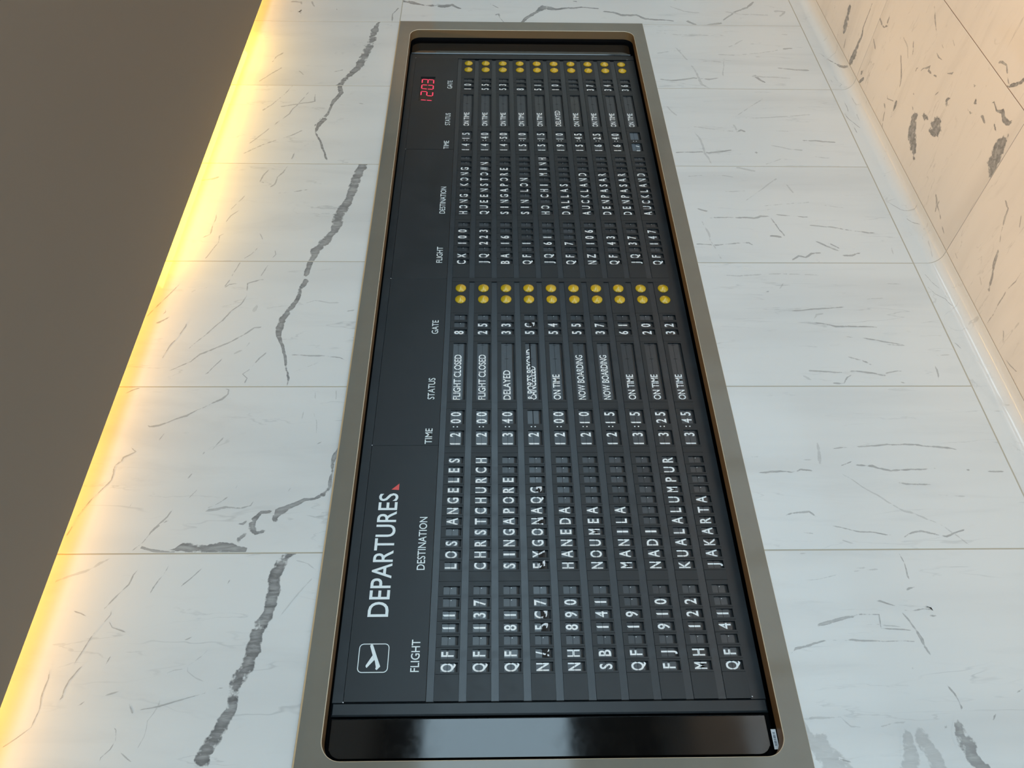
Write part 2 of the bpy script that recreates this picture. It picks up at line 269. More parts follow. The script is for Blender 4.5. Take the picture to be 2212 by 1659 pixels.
VEINS_W='''85 3977 2321 8.5 3913 2331 18.6 3825 2336 21.2 3728 2349 23.7 3634 2364 23.6 3566 2375 17.7 3498 2407 15.2 3432 2439 13.6 3401 2447 16.6
85 3386 2445 11.7 3336 2438 11.3 3273 2458 10.4 3222 2469 6.5 3162 2476 8.3 3133 2489 9.8 3084 2505 10.5 3064 2530 5.7
85 4219 2208 10.9 4203 2160 13.5 4180 2091 5.4 4175 2023 16.3 4169 1983 16.3 4183 1943 13.6 4157 1915 6.4 4141 1888 3.9
85 3991 1583 5.3 4058 1542 11.2 4118 1493 11.8 4167 1451 24.3 4148 1384 9.5 4163 1316 9.5 4171 1248 5.5 4160 1147 4.1
85 4253 1283 13.7 4219 1279 11.9
85 4080 1721 5.2 4092 1694 6.3 4055 1688 1.8 3990 1662 1.9
85 4208 1748 2.5 4148 1687 2.5
85 3939 2285 3.3 4004 2251 3.6 4082 2254 2.7 4150 2223 3.4
85 4143 2555 2.7 4103 2547 2.0
85 3139 2479 13.2 3061 2510 9.2 3023 2512 4.4 2949 2480 4.7 2865 2450 4.4 2809 2432 3.6
85 2791 2284 18.1 2705 2297 22.0 2628 2302 20.9 2564 2312 16.2 2501 2329 24.0 2419 2342 24.5 2359 2351 14.9 2301 2383 20.5 2244 2407 19.1 2207 2414 11.7
85 2194 2416 11.0 2162 2418 10.4 2109 2423 10.3
60 4201 2813 5.5 4199 2750 7.0 4166 2745 3.5
60 4213 2698 4.3 4141 2671 4.2
60 4085 2768 6.9 4112 2737 8.4 4068 2739 4.4
60 3483 2631 2.6 3410 2664 2.5 3325 2697 2.5 3229 2743 2.5 3181 2780 3.8
60 3527 2666 2.4 3483 2631 2.3
60 3334 2555 1.6 3265 2549 3.8 3244 2615 2.8 3218 2703 4.1
60 3348 2584 2.3 3285 2606 2.3 3203 2640 2.3 3163 2648 2.4 3059 2714 2.4 2928 2792 2.3
60 3042 2566 2.5 2997 2615 2.5 2947 2702 3.7 2898 2765 3.6 2856 2807 2.4
60 2961 2500 2.5 2949 2527 3.5 2900 2556 3.4 2876 2581 3.2 2835 2586 2.7 2810 2592 2.9
60 2788 2593 1.9 2736 2609 2.9 2703 2624 2.8 2658 2631 2.9 2631 2653 3.2
60 2764 2666 2.1 2713 2689 2.9 2674 2692 2.1 2663 2666 3.2
60 2627 2474 4.4 2610 2540 2.2 2599 2614 2.2
60 2498 2737 2.0 2457 2769 1.9 2406 2785 1.8
60 2592 2735 2.0 2539 2759 1.9 2487 2782 1.9
60 2487 2832 1.4 2446 2826 1.5 2376 2827 2.3 2347 2828 1.9 2323 2858 2.0
60 2362 2766 2.0 2338 2790 2.6 2299 2785 1.6 2261 2799 1.7 2206 2818 1.7
60 2281 2624 1.8 2234 2647 1.8 2203 2679 1.9
60 2192 2680 1.6 2108 2698 1.5
60 2272 2565 1.3 2234 2555 1.4 2207 2566 1.7
60 2193 2570 1.6 2108 2593 1.5
60 2363 2639 1.3 2310 2613 1.3
60 2712 2862 4.6 2689 2896 4.6 2678 2945 2.3
60 3556 2743 4.3 3495 2789 2.8 3422 2839 2.7
60 3694 2757 4.5 3646 2790 2.7 3585 2804 3.6
60 3538 2442 4.5 3515 2499 3.0
60 3582 2536 6.1 3574 2559 6.1
60 3254 2347 4.0 3241 2315 2.6
60 2213 2200 2.8 2213 2225 1.9
85 2109 2413 12.2 2057 2430 10.1 1997 2437 7.8 1955 2451 10.4 1898 2472 12.6 1850 2477 14.2 1823 2477 7.9 1780 2455 5.6 1727 2438 4.4 1676 2424 3.9 1632 2412 3.3 1600 2409 2.8
85 1323 2212 9.0 1296 2219 6.5 1271 2216 5.3 1242 2220 4.7 1212 2219 6.1 1189 2236 8.8 1172 2258 3.5 1169 2288 5.9 1150 2325 8.8 1128 2361 13.9 1106 2367 7.8 1086 2354 5.1
85 1128 2370 7.9 1128 2410 5.9 1100 2429 8.3 1079 2430 12.9 1062 2412 8.4 1068 2380 5.0
85 1106 2435 7.0 1090 2456 4.0 1090 2481 2.2
85 1065 2432 5.7 1041 2457 6.7 1025 2463 4.3
85 1008 2633 4.5 1014 2608 14.1 1013 2560 17.0 1011 2512 17.0 1011 2474 16.9 1009 2459 12.4
85 1009 2702 3.5 1003 2681 7.2 1001 2662 4.1
65 2104 2536 1.8 2095 2590 2.7 2078 2630 2.4 2013 2624 2.0 1971 2634 1.6 1938 2663 2.4 1894 2684 2.4 1850 2715 2.4 1795 2749 1.5 1750 2779 1.5
65 2104 2697 1.6 2056 2712 1.6
65 2078 2661 1.8 2073 2697 2.7 2051 2717 2.6
65 2056 2763 2.7 2049 2808 3.6 2034 2825 4.2 2021 2822 1.8
65 2086 2871 1.7 2030 2900 1.7 1954 2935 1.6 1905 2957 1.6
65 1922 2861 3.4 1905 2881 3.4 1885 2905 3.4 1877 2920 2.5
65 1958 2900 1.8 1934 2894 2.2 1917 2907 2.5
65 1901 2806 1.3 1865 2806 1.4 1803 2826 1.5 1772 2841 1.5 1712 2852 1.4
65 1863 2537 2.5 1858 2565 2.4 1823 2599 3.2 1795 2634 2.4 1761 2684 3.2 1738 2728 3.1 1705 2751 2.3 1676 2795 1.5 1658 2829 1.5
32 1980 2572 5.9 1947 2581 7.1 1926 2584 5.4
65 1724 2645 1.5 1690 2663 1.5 1654 2684 2.2 1643 2703 1.5
32 1803 2563 3.0 1757 2586 3.0 1731 2621 3.1
65 1750 2499 1.5 1720 2522 2.2 1698 2535 2.1 1668 2549 2.2 1650 2566 1.8 1632 2548 1.6 1604 2554 1.9
32 1980 2280 3.4 1980 2316 1.7 1993 2372 2.6 1972 2412 1.7
65 1701 2213 1.4 1720 2249 1.5 1729 2301 3.0 1731 2353 2.3 1735 2428 1.5
32 1705 2315 1.5 1679 2357 1.5 1654 2409 1.5
65 1947 2216 2.5 1935 2257 2.5
65 1591 2615 2.0 1584 2599 2.1 1566 2598 2.6 1548 2611 3.6 1518 2653 3.6 1501 2682 1.4 1478 2711 3.5 1465 2743 2.1 1452 2766 2.1 1441 2790 3.5 1437 2818 2.6 1445 2829 1.6
65 1592 2884 3.0 1582 2914 2.3 1566 2937 1.5
65 1512 2924 3.6 1508 2939 2.9
65 1498 2949 4.2 1485 2956 2.8
65 1388 2839 2.2 1384 2834 2.2
65 1372 2850 2.5 1356 2853 2.4 1341 2836 2.5 1319 2866 2.7 1307 2870 4.6 1292 2884 3.1 1262 2880 1.7 1239 2881 1.8 1212 2895 2.5 1181 2915 1.9 1142 2932 1.2 1103 2949 1.2 1076 2948 1.7 1044 2956 1.2
65 1211 2860 2.5 1203 2882 1.9
65 1484 2616 1.3 1461 2630 2.0
65 1417 2565 3.3 1417 2576 3.3
65 1400 2572 2.6 1371 2590 1.3 1346 2602 1.3
65 1349 2619 1.9 1322 2630 1.9
65 1423 2761 1.3 1375 2778 1.3
32 1583 2313 1.7 1534 2309 2.2
32 1500 2309 1.6 1454 2292 1.6 1402 2285 1.6
32 1590 2244 1.7 1534 2240 1.7
32 1507 2337 1.2 1454 2343 1.2
65 1173 2435 2.3 1150 2444 2.4 1142 2472 2.3 1142 2521 4.1 1134 2573 4.1 1129 2587 2.4
65 1185 2510 1.8 1151 2552 1.8 1129 2582 3.6
65 1140 2670 1.7 1113 2680 1.8 1086 2698 4.1 1064 2716 1.7 1032 2732 1.7 997 2760 1.2
65 1104 2664 2.9 1099 2682 2.4 1088 2698 2.4
65 1211 2610 1.8 1166 2639 1.8
65 1203 2698 1.7 1163 2701 1.1
32 1241 2763 1.3 1229 2800 2.5
32 1113 2216 1.7 1110 2250 1.7 1119 2281 1.6
32 1219 2330 1.7 1187 2348 1.2
65 1383 2251 2.0 1364 2285 1.9
65 1024 2276 1.6 1019 2278 1.6
32 1231 2494 1.2 1202 2503 1.1
32 1237 2558 1.2 1214 2571 1.2
65 1267 2641 1.2 1241 2652 1.8
65 1169 2793 1.2 1130 2807 1.2
65 1012 2780 1.7 1004 2785 1.7
95 986 2313 15.1 967 2325 17.5 920 2336 17.4 883 2332 16.9 847 2334 16.3 820 2339 13.8 794 2349 18.9 764 2350 19.7 734 2353 19.7 701 2359 19.7 673 2366 19.7 645 2377 19.7 625 2385 18.0 598 2387 14.8 568 2385 15.8 538 2394 18.9 516 2405 18.9 491 2419 18.7 466 2429 19.6 431 2434 20.0
65 965 2712 1.6 932 2729 2.0 904 2734 1.5 881 2749 1.5 852 2770 2.0 822 2788 1.5
65 969 2636 2.0 931 2646 1.5 892 2664 2.0 867 2670 1.5
65 959 2535 1.0 931 2559 1.5 892 2591 1.5
65 944 2440 1.9 945 2449 1.9
65 925 2453 1.0 911 2461 2.4 895 2465 0.9
65 841 2761 1.8 819 2758 0.9 806 2765 1.0 768 2786 1.5 730 2799 1.4 681 2816 1.4
65 806 2761 0.7 784 2742 0.7 774 2718 1.2 763 2694 1.2
65 687 2784 1.4 673 2797 1.4 645 2812 1.8 622 2816 1.8 603 2814 1.8 585 2824 1.4
65 819 2519 1.4 798 2528 1.9
65 793 2519 2.3 780 2522 2.4 772 2539 1.4
65 787 2455 2.7 786 2463 2.3
65 757 2521 1.4 748 2550 1.8
65 718 2649 2.7 717 2659 2.2
65 810 2678 1.7 812 2689 1.3
32 876 2862 3.6 878 2876 2.7
65 719 2718 1.4 701 2727 1.4 672 2735 0.9
65 694 2705 2.2 686 2705 1.3
65 673 2635 0.9 662 2639 0.9
32 727 2471 0.9 705 2490 1.4 678 2517 0.9 666 2514 0.7 648 2490 1.1 634 2454 0.7
32 670 2517 0.8 669 2551 0.9 657 2576 0.9
65 622 2402 1.6 621 2424 1.3 607 2468 0.8 586 2546 1.7 574 2586 1.3 568 2620 0.8
65 597 2651 0.7 566 2629 1.8 559 2625 1.8
65 618 2665 1.7 609 2698 1.7 603 2716 1.3
65 601 2747 1.8 587 2762 1.4 577 2778 0.9
32 608 2567 1.3 581 2568 1.3 544 2586 0.8 507 2582 0.8 475 2594 0.8
65 543 2677 1.0 522 2659 1.4 499 2650 1.2 479 2659 0.9 461 2677 0.8 441 2678 0.8
65 477 2640 0.9 461 2616 1.3 447 2597 0.9
65 690 2875 1.3 650 2865 1.3 615 2869 1.7 573 2864 1.3 532 2867 1.3 507 2896 0.9 482 2925 0.9
65 540 2814 2.7 533 2820 2.7
65 833 2866 1.3 824 2837 0.8 811 2816 0.7
32 989 2802 1.6 956 2845 4.3 935 2894 3.2 910 2946 2.6
32 976 2291 1.4 962 2249 1.3 942 2220 1.3
32 928 2225 1.5 901 2245 1.9 864 2269 1.4 807 2303 1.4
70 4131 1141 6.2 4122 1081 8.2 4092 1043 10.2 4094 961 8.2 4054 915 8.1 4046 824 6.1 4037 764 4.1
70 4265 290 4.9 4189 347 7.4 4146 418 5.5 4043 509 3.3
70 4019 676 7.8 3984 641 6.0 4012 545 7.9
35 4201 772 4.1 4140 698 6.3 4122 608 4.2
35 4151 210 8.5 4152 147 7.3 4089 193 4.5
35 4145 480 4.2 4116 403 4.2 4109 240 4.2
70 3763 257 7.5 3775 185 5.6
35 3708 599 3.7 3700 504 3.7 3730 352 3.7 3755 268 3.7
70 3588 325 3.6 3572 243 5.4 3565 155 5.4
35 3917 891 3.9 3896 765 3.9 3894 606 3.9
35 3711 908 3.6 3747 767 3.6
70 3476 919 3.4 3465 846 5.1 3487 750 5.1 3480 677 5.1 3492 618 3.4
35 3607 741 5.3 3521 726 5.0 3437 721 7.0 3401 690 3.2
35 3787 800 3.1 3642 754 4.5
70 3525 453 6.5 3475 425 8.2 3450 403 6.7
35 3643 687 3.6 3636 573 3.6
35 3681 565 2.9 3506 602 2.8
35 3508 465 5.2 3494 262 3.5
35 3773 529 3.3 3869 412 3.4
35 3910 233 4.0 3911 183 4.0
70 3042 630 3.9 3064 600 6.0 3043 578 4.4
35 3091 822 3.0 3063 713 3.0 3049 629 4.5
70 2988 348 3.0 2984 279 4.5 2971 188 4.5
70 2890 929 2.8 2899 810 4.2 2889 777 4.2 2914 663 4.2
35 3062 818 3.5 2976 797 4.3 2892 794 5.3 2808 775 3.3
35 3153 617 2.5 3231 540 2.6 3319 440 2.7
35 3154 573 3.1 3163 429 3.1 3189 245 3.1
70 2901 581 7.1 2894 548 7.1
35 2951 494 2.9 2923 414 2.9 2910 350 5.8
35 3059 453 3.0 3052 367 3.0
35 3257 921 2.8 3165 872 4.1
35 2806 550 2.5 2854 456 2.6
35 2869 326 2.9 2856 245 2.9
35 3108 626 3.4 3050 620 4.5
70 2518 896 3.7 2497 844 4.9
70 2459 859 3.6 2460 757 3.6 2458 664 4.8 2469 638 4.7 2467 600 3.5 2403 583 3.1 2346 565 3.1
70 2385 664 7.0 2371 644 7.0
70 2351 633 4.7 2340 574 4.7
70 2302 930 2.2 2295 849 3.3 2306 771 3.3 2312 717 3.4 2290 699 2.2
70 2415 456 2.4 2404 366 3.6 2376 258 3.6 2369 190 2.4
70 2330 462 3.5 2302 424 4.7 2259 367 4.6
70 2313 405 3.5 2270 357 3.5
70 2239 373 3.4 2239 328 4.3 2259 280 3.1
70 2209 574 2.8 2236 538 4.2 2226 511 4.3 2247 483 4.2 2253 437 2.2
35 2447 884 2.9 2367 867 4.5 2322 867 3.6 2267 854 3.7 2208 842 3.6
35 2562 682 2.0 2643 593 2.1 2721 511 4.3
35 2532 617 2.4 2551 486 2.5 2558 404 2.5
70 2479 582 2.4 2464 436 3.7
35 2623 775 2.5 2630 661 2.5
35 2724 904 2.6 2738 770 2.6 2719 692 2.7
35 2540 369 2.5 2523 271 2.5
35 2778 647 5.5 2759 585 6.8
35 2682 487 3.5 2607 465 3.4
35 2130 863 2.1 2125 806 3.1 2136 643 3.2 2131 483 2.1
70 2040 715 3.0 2045 685 3.0
35 2050 663 2.4 2090 624 2.4
70 1976 898 4.9 1973 885 4.0
32 2137 606 2.2 2127 474 2.2
65 1944 637 2.0 1954 519 3.0 1964 429 2.0
65 1891 585 3.0 1877 525 3.0 1868 492 3.9 1868 399 3.0 1863 330 2.0
65 1873 255 4.1 1871 242 4.1
65 1821 483 1.9 1812 402 2.9 1775 259 2.0
65 1784 340 2.9 1775 259 1.9
65 1730 495 2.9 1708 446 3.8 1682 406 2.8
65 1665 648 2.7 1656 556 2.7 1660 460 3.6 1652 422 2.8 1641 378 3.7
65 1660 467 1.5 1635 515 2.1 1609 535 3.2 1609 582 2.6
65 1652 381 2.5 1662 337 2.6 1660 304 1.8
65 1618 345 2.8 1603 316 2.8
65 1695 193 3.1 1652 198 3.0 1618 206 2.1
32 2315 151 2.6 2236 165 2.6
32 2004 345 2.1 2009 270 2.1
32 1886 572 2.7 1925 548 3.3 1935 509 2.9
32 2086 246 2.2 2081 173 2.2
32 1730 191 1.9 1735 120 2.8
32 1652 679 3.6 1618 640 5.4
70 1433 733 2.5 1435 698 2.6
70 1316 923 3.2 1319 875 3.2
70 1327 840 3.1 1329 829 3.1
35 1307 817 1.6 1303 711 2.4
70 1257 908 1.5 1262 861 3.1 1259 795 2.3 1270 766 3.2 1259 715 3.3
35 1371 687 3.6 1323 692 5.6 1283 702 4.0
70 1346 652 1.6 1354 548 2.5 1362 408 2.6 1347 276 3.5 1337 232 1.8
70 1275 644 1.4 1300 590 2.1
70 1285 595 2.5 1279 536 4.2 1263 481 3.3 1267 419 2.4 1270 331 2.4
70 1266 251 3.4 1262 219 3.4
70 1260 187 2.5 1259 119 2.5
70 1221 477 3.2 1214 424 3.2 1210 365 2.4
70 1213 324 2.5 1209 306 2.5
35 1180 402 1.6 1170 274 2.4
35 1260 648 1.7 1207 591 1.7 1155 528 2.4 1122 487 4.0 1104 441 3.2 1072 388 3.2 1005 324 1.6
70 1103 864 2.0 1117 829 2.8 1121 776 3.0 1102 756 2.3
70 1028 524 1.7 1045 499 2.5 1055 458 3.0 1037 388 2.9 1061 322 1.9
35 1057 824 1.5 1046 770 2.2
70 1074 725 2.2 1056 654 2.2 1042 538 1.5
35 1029 706 1.5 1012 667 2.2
70 1138 169 2.4 1137 144 2.4
35 983 848 2.0 986 816 2.0
70 993 547 2.2 954 541 1.4 916 545 2.0 896 545 3.4
70 882 529 1.9 878 554 2.9 866 570 2.6
35 939 694 2.0 941 650 2.7
35 930 702 1.3 932 659 2.0 935 615 2.0
35 902 868 1.3 905 800 1.3 923 735 1.2
70 844 670 3.3 840 645 2.7 822 602 1.4
70 819 600 3.5 786 585 2.7 733 567 4.0 682 555 3.3
70 819 597 2.7 811 570 2.5 819 535 1.8 819 509 4.0 822 525 3.4
70 801 527 2.7 794 499 2.7
70 773 852 3.5 779 810 4.6 789 772 4.0 796 752 4.0 805 708 1.8 802 662 1.4 763 668 1.3 756 577 1.3
70 688 939 2.0 710 914 3.1 719 877 3.3 731 834 1.7 732 759 2.4 727 673 1.2 727 581 1.2
35 772 718 1.8 775 682 1.9 765 603 1.3
70 641 638 1.4 657 616 3.4 654 611 2.6
70 616 540 1.9 589 528 2.5 557 523 3.0 536 533 4.2
35 533 929 2.6 534 842 2.2 514 821 1.7 511 794 1.1
35 511 757 1.5 524 671 2.0
70 495 907 3.5 485 898 2.3
70 487 887 5.2 475 875 5.2
35 495 939 17.4 470 924 31.7 441 899 31.4 417 880 28.3
70 440 873 2.2 426 835 1.6
35 512 680 7.8 473 688 15.5 443 693 21.7 412 713 22.9
35 517 652 7.2 482 648 21.3 443 640 22.4 411 630 22.3
70 531 543 7.1 496 546 17.9 466 541 23.9 432 538 16.8 410 520 14.4
70 522 607 4.0 532 592 2.7
70 501 527 4.8 466 525 6.1 461 510 4.0
70 496 594 4.1 521 569 3.2
70 541 436 1.8 520 457 2.2
70 603 340 1.9 590 371 1.9
70 844 253 3.0 850 260 3.0
70 426 466 1.9 413 476 1.4'''
VEINS_F='''90 3512 -62 11.1 3506 -85 23.1 3499 -119 25.1 3499 -156 14.8 3499 -194 11.0 3503 -224 6.4 3517 -245 3.7 3516 -285 2.7 3517 -327 2.7 3522 -371 2.6
90 3749 -252 8.0 3731 -232 20.1 3715 -203 22.3 3707 -174 26.4 3699 -145 28.5 3668 -132 13.5
90 3653 -132 4.0 3641 -100 3.0 3631 -68 3.1
90 3390 -268 3.2 3336 -250 4.1 3314 -238 5.0
90 3393 -348 4.3 3350 -343 6.0 3324 -346 2.7 3304 -364 8.0 3302 -380 6.3
90 3372 -90 10.2 3366 -106 9.2 3352 -137 4.9
90 3338 -85 8.5 3320 -112 6.9
90 2941 -356 3.4 2938 -378 3.0 2919 -395 2.3
90 2909 -379 2.3 2892 -405 2.9 2865 -422 3.4 2854 -436 4.6 2852 -419 5.3 2812 -425 3.4 2785 -434 2.8 2773 -432 2.7
90 2725 -480 1.6 2695 -498 3.2 2679 -519 2.4
90 3071 -145 6.1 3035 -131 3.1 3016 -93 2.4 3000 -70 2.4
90 2974 -214 8.2 2967 -182 9.7 2966 -155 6.0
90 3074 -184 3.1 3053 -168 2.3 2993 -194 1.8
90 2896 -305 3.0 2860 -301 3.0
90 2853 -267 2.7 2823 -252 3.3
90 2812 -266 15.1 2794 -240 27.4 2775 -213 28.8 2753 -188 33.9 2721 -171 32.9 2694 -158 22.9 2661 -141 12.8 2634 -136 7.2
90 2730 -312 14.0 2731 -289 31.4 2717 -271 24.9
90 2650 -353 15.9 2645 -334 38.3 2632 -310 48.1 2631 -280 32.4 2623 -266 15.1
90 2656 -432 4.7 2643 -422 18.8 2633 -411 19.0 2636 -391 5.8
90 2634 -428 7.9 2619 -420 11.3
90 2491 -534 6.9 2481 -514 9.3 2494 -499 4.5
90 2551 -556 5.6 2530 -546 3.6 2520 -562 3.6
45 2603 -584 10.8 2603 -597 7.0
90 2531 -452 2.1 2506 -471 2.3 2476 -473 4.2 2446 -487 3.6 2424 -500 2.8 2405 -503 4.5 2383 -498 4.8 2365 -496 4.2
90 2409 -553 3.2 2389 -572 3.0 2352 -561 4.4 2325 -578 8.4 2297 -568 13.0 2261 -572 9.4 2241 -589 7.9
90 2258 -549 20.9 2244 -526 25.6 2238 -483 33.0 2223 -443 35.9 2197 -418 22.6 2156 -414 17.6 2112 -413 18.9
90 2337 -532 3.7 2312 -519 4.5 2286 -510 8.8
90 2484 -597 1.5 2462 -569 2.0
90 2866 -496 2.7 2826 -490 2.4 2787 -495 1.2
90 3021 -605 3.2 2974 -573 3.2 2914 -537 2.5
45 2869 -538 2.2 2815 -524 2.2
90 3058 -450 3.6 3035 -416 4.3 3003 -390 3.5
45 3156 -401 3.7 3160 -370 3.0
45 3147 -403 2.5 3072 -395 2.7 3023 -361 2.1
90 3104 -348 2.9 3042 -308 4.4 3017 -285 5.2 2988 -245 3.0
90 2900 -310 4.6 2878 -301 3.3
90 2711 -422 2.6 2720 -408 2.2 2737 -377 1.1
45 2800 -582 1.6 2748 -568 1.6
90 3312 -363 6.5 3321 -407 4.8
90 2870 -683 1.8 2863 -664 1.8 2861 -646 1.8
90 2479 -665 2.6 2456 -681 5.1 2427 -686 3.1 2410 -675 3.6 2388 -666 2.8 2382 -645 1.9
90 2358 -648 3.5 2334 -672 7.1 2313 -697 8.2 2299 -716 7.6
90 2401 -671 4.0 2360 -650 1.8
75 2095 -405 2.8 2069 -401 3.6 2041 -396 4.0 2025 -356 4.0 2006 -325 1.8 1978 -289 2.7
75 1973 -286 5.4 1962 -258 6.4 1950 -231 7.8 1924 -200 5.5 1907 -168 5.6 1892 -142 11.2
75 2095 -366 3.2 2092 -347 3.2
75 2091 -318 2.8 2087 -303 2.4
75 1980 -432 1.7 1944 -389 2.1
75 1827 -328 1.6 1822 -273 1.6 1830 -221 2.4 1823 -160 2.1 1816 -121 2.1 1814 -73 1.7
75 2431 -153 3.5 2385 -132 5.3 2368 -97 2.4
75 2385 -161 2.9 2383 -130 5.3 2346 -124 2.8 2295 -105 2.8 2247 -89 2.2
38 2158 -102 2.0 2113 -93 2.0
38 1977 -152 1.9 1935 -132 2.4
75 1751 -226 2.4 1746 -201 2.8
38 1806 -245 1.7 1776 -222 1.7
75 1855 -320 2.5 1839 -310 2.0
75 2130 -172 2.4 2119 -170 1.9
38 2326 -232 4.0 2302 -228 2.5
70 1671 -70 1.4 1646 -78 1.5 1618 -82 1.8 1589 -92 1.6 1569 -107 1.7
70 1774 -100 2.7 1756 -86 1.8
70 1750 -131 3.4 1730 -124 2.2 1691 -91 2.2'''
VEINS_C='''80 3748 10 0.8 3717 36 1.2 3669 57 1.6 3635 73 2.4 3614 80 2.8 3577 95 5.2 3539 115 5.6 3515 133 4.4
40 3524 43 1.0 3479 48 1.4 3441 62 1.4 3420 40 1.2
40 3501 21 0.8 3449 23 1.0
80 3320 37 1.0 3258 35 1.0 3203 30 1.0
80 3216 8 2.0 3156 18 1.4 3116 34 1.2 3078 54 1.0
80 3136 21 1.0 3039 27 1.0
40 3195 65 1.0 3116 61 0.8
40 3331 79 1.2 3283 77 1.4 3256 81 1.2 3248 100 1.2
80 3226 139 1.0 3192 109 1.2
60 2574 7 1.4 2547 26 1.0 2515 51 1.0 2499 79 0.8 2493 102 0.8 2503 133 0.8
60 2468 56 1.2 2433 71 1.0 2400 97 1.0
60 2359 93 2.0 2385 107 1.2
60 2364 98 1.6 2368 113 1.2 2388 139 1.0
30 2313 94 1.6 2269 89 0.8 2218 81 0.8
60 2198 46 1.2 2184 45 1.0
60 2165 16 0.8 2097 34 1.0 2048 59 0.8
60 2079 6 1.2 2031 27 1.2 2005 56 1.2 1974 64 1.2 1950 83 1.2
60 1800 0 1.2 1784 15 1.8 1753 28 1.4
30 1738 40 2.8 1726 62 2.0
30 1711 59 1.2 1689 73 1.0 1672 92 2.2
30 1505 8 3.6 1492 34 2.4 1491 62 2.0
30 1513 70 3.0 1502 99 2.2
30 1682 141 0.8 1672 131 0.8'''
# ------------------------------------------------------------------ marble walls, cove and floor
ZG, FY, RC = 0.0988, 0.0632, 0.045
XT0 = 0.397
def parse(t): return [[float(x) for x in ln.split()] for ln in t.strip().split('\n')]
def wall_map(a, b, o): return (a, -o, b)
def floor_map(a, b, o): return (a, b, o)
def cove_pt(s, o=0.0):
    l1 = ZG - RC
    if s < l1: return (-o, ZG - s)
    s -= l1; l2 = RC * math.pi / 2
    if s < l2:
        t = s / RC; q = RC - o; return (-RC + q * math.cos(t), RC - q * math.sin(t))
    s -= l2; return (-RC - s, o)
SMAX = (ZG - RC) + RC * math.pi / 2 + (FY - RC)
def cove_map(a, b, o): y, z = cove_pt(b, o); return (a, y, z)
def ribbon(mb, rec, mapf, rect, m, lift):
    """a vein: a band of marble whose 'vein' attribute fades to nothing at its rims"""
    sh = rec[0] / 100.0; sh = min(1.0, sh * 1.05) if max(rec[3::3]) > 8 else sh * 0.85; pts = [(rec[i] / 1000, rec[i + 1] / 1000, rec[i + 2] / 1000) for i in range(1, len(rec), 3)]
    if len(pts) < 2: return
    wide = max(p[2] for p in pts) > .006
    def near(p): return min(p[0] - rect[0], rect[1] - p[0], p[1] - rect[2], rect[3] - p[1]) < .022
    def ext(p, q): 
        d = math.hypot(p[0] - q[0], p[1] - q[1]) + 1e-9; return (p[0] + (p[0] - q[0]) / d * .03, p[1] + (p[1] - q[1]) / d * .03, p[2])
    open0 = wide and near(pts[0]); open1 = wide and near(pts[-1])
    if open0: pts = [ext(pts[0], pts[1])] + pts
    if open1: pts = pts + [ext(pts[-1], pts[-2])]
    q = []
    for (x0, y0, w0), (x1, y1, w1) in zip(pts, pts[1:]):
        d = math.hypot(x1 - x0, y1 - y0); n = max(1, min(40, int(d / 0.014)))
        for i in range(n):
            t = i / n; q.append((x0 + (x1 - x0) * t, y0 + (y1 - y0) * t, w0 + (w1 - w0) * t))
    q.append(pts[-1]); L_ = len(q); out = []; cols = []
    sx, sy = R.uniform(0, 90), R.uniform(0, 90)
    for i, (x, y, w) in enumerate(q):
        a = q[max(i - 1, 0)]; b = q[min(i + 1, L_ - 1)]; dx, dy = b[0] - a[0], b[1] - a[1]; d = math.hypot(dx, dy) + 1e-9
        nx, ny = -dy / d, dx / d
        j = mnoise.noise((x * 22 + sx, y * 22 + sy, 0)) * (0.003 + w * 0.22) + mnoise.noise((x * 70 + sx, y * 70, 3)) * (0.001 + w * 0.16)
        x += nx * j; y += ny * j
        wl = w * (1.25 + 0.32 * mnoise.noise((x * 45 + sx, y * 45, 5))) + 0.0007
        wr = w * (1.25 + 0.32 * mnoise.noise((x * 45, y * 45 + sy, 9))) + 0.0007
        e = 1.0 if (0 < i < L_ - 1) or (i == 0 and open0) or (i and i == L_ - 1 and open1) else 0.0
        hv = 0.80 + 0.35 * mnoise.noise((x * 30, y * 30, sx))
        if w < 0.004: hv = 0.62 + 0.55 * mnoise.noise((x * 25, y * 25, sx))
        for u, v in ((-1, 0.0), (-.62, .62), (0, 1.0), (.62, .62), (1, 0.0)):
            ww = wl if u < 0 else wr
            px = min(max(x + nx * ww * u, rect[0]), rect[1]); py = min(max(y + ny * ww * u, rect[2]), rect[3])
            out.append(mapf(px, py, lift)); cols.append((max(0.0, v * hv * e), sh))
    fs = [(i * 5 + j, i * 5 + j + 1, i * 5 + j + 6, i * 5 + j + 5) for i in range(L_ - 1) for j in range(4)]
    mb.add(out, fs, m, cols)
def assign(recs, rects):
    r = {i: [] for i in range(len(rects))}
    for rec in recs:
        xs = rec[1::3]; ys = rec[2::3]; cx = sum(xs) / len(xs) / 1000; cy = sum(ys) / len(ys) / 1000
        best = min(range(len(rects)), key=lambda i: max(rects[i][0] - cx, cx - rects[i][1], 0) + max(rects[i][2] - cy, cy - rects[i][3], 0))
        r[best].append(rec)
    return r
G2 = 0.0022
BX0, BX1, BZ0, BZ1 = 0.385, 3.997, 0.940, 2.210          # outer rectangle of the board frame
ZTOP = 3.10
wall = MB()
for (x0, x1, z0, z1) in ((-4.0, BX0 + .01, -0.02, ZTOP), (BX1 - .01, 6.76, -0.02, ZTOP), (BX0 + .01, BX1 - .01, -0.02, BZ0 + .01), (BX0 + .01, BX1 - .01, BZ1 - .01, ZTOP)):
    wall.box(x0, x1, 0.0010, 0.20, z0, z1, 'grout')
wallo = tag(wall.build('wall_front'), kind='structure')
rects = []
kx = -7
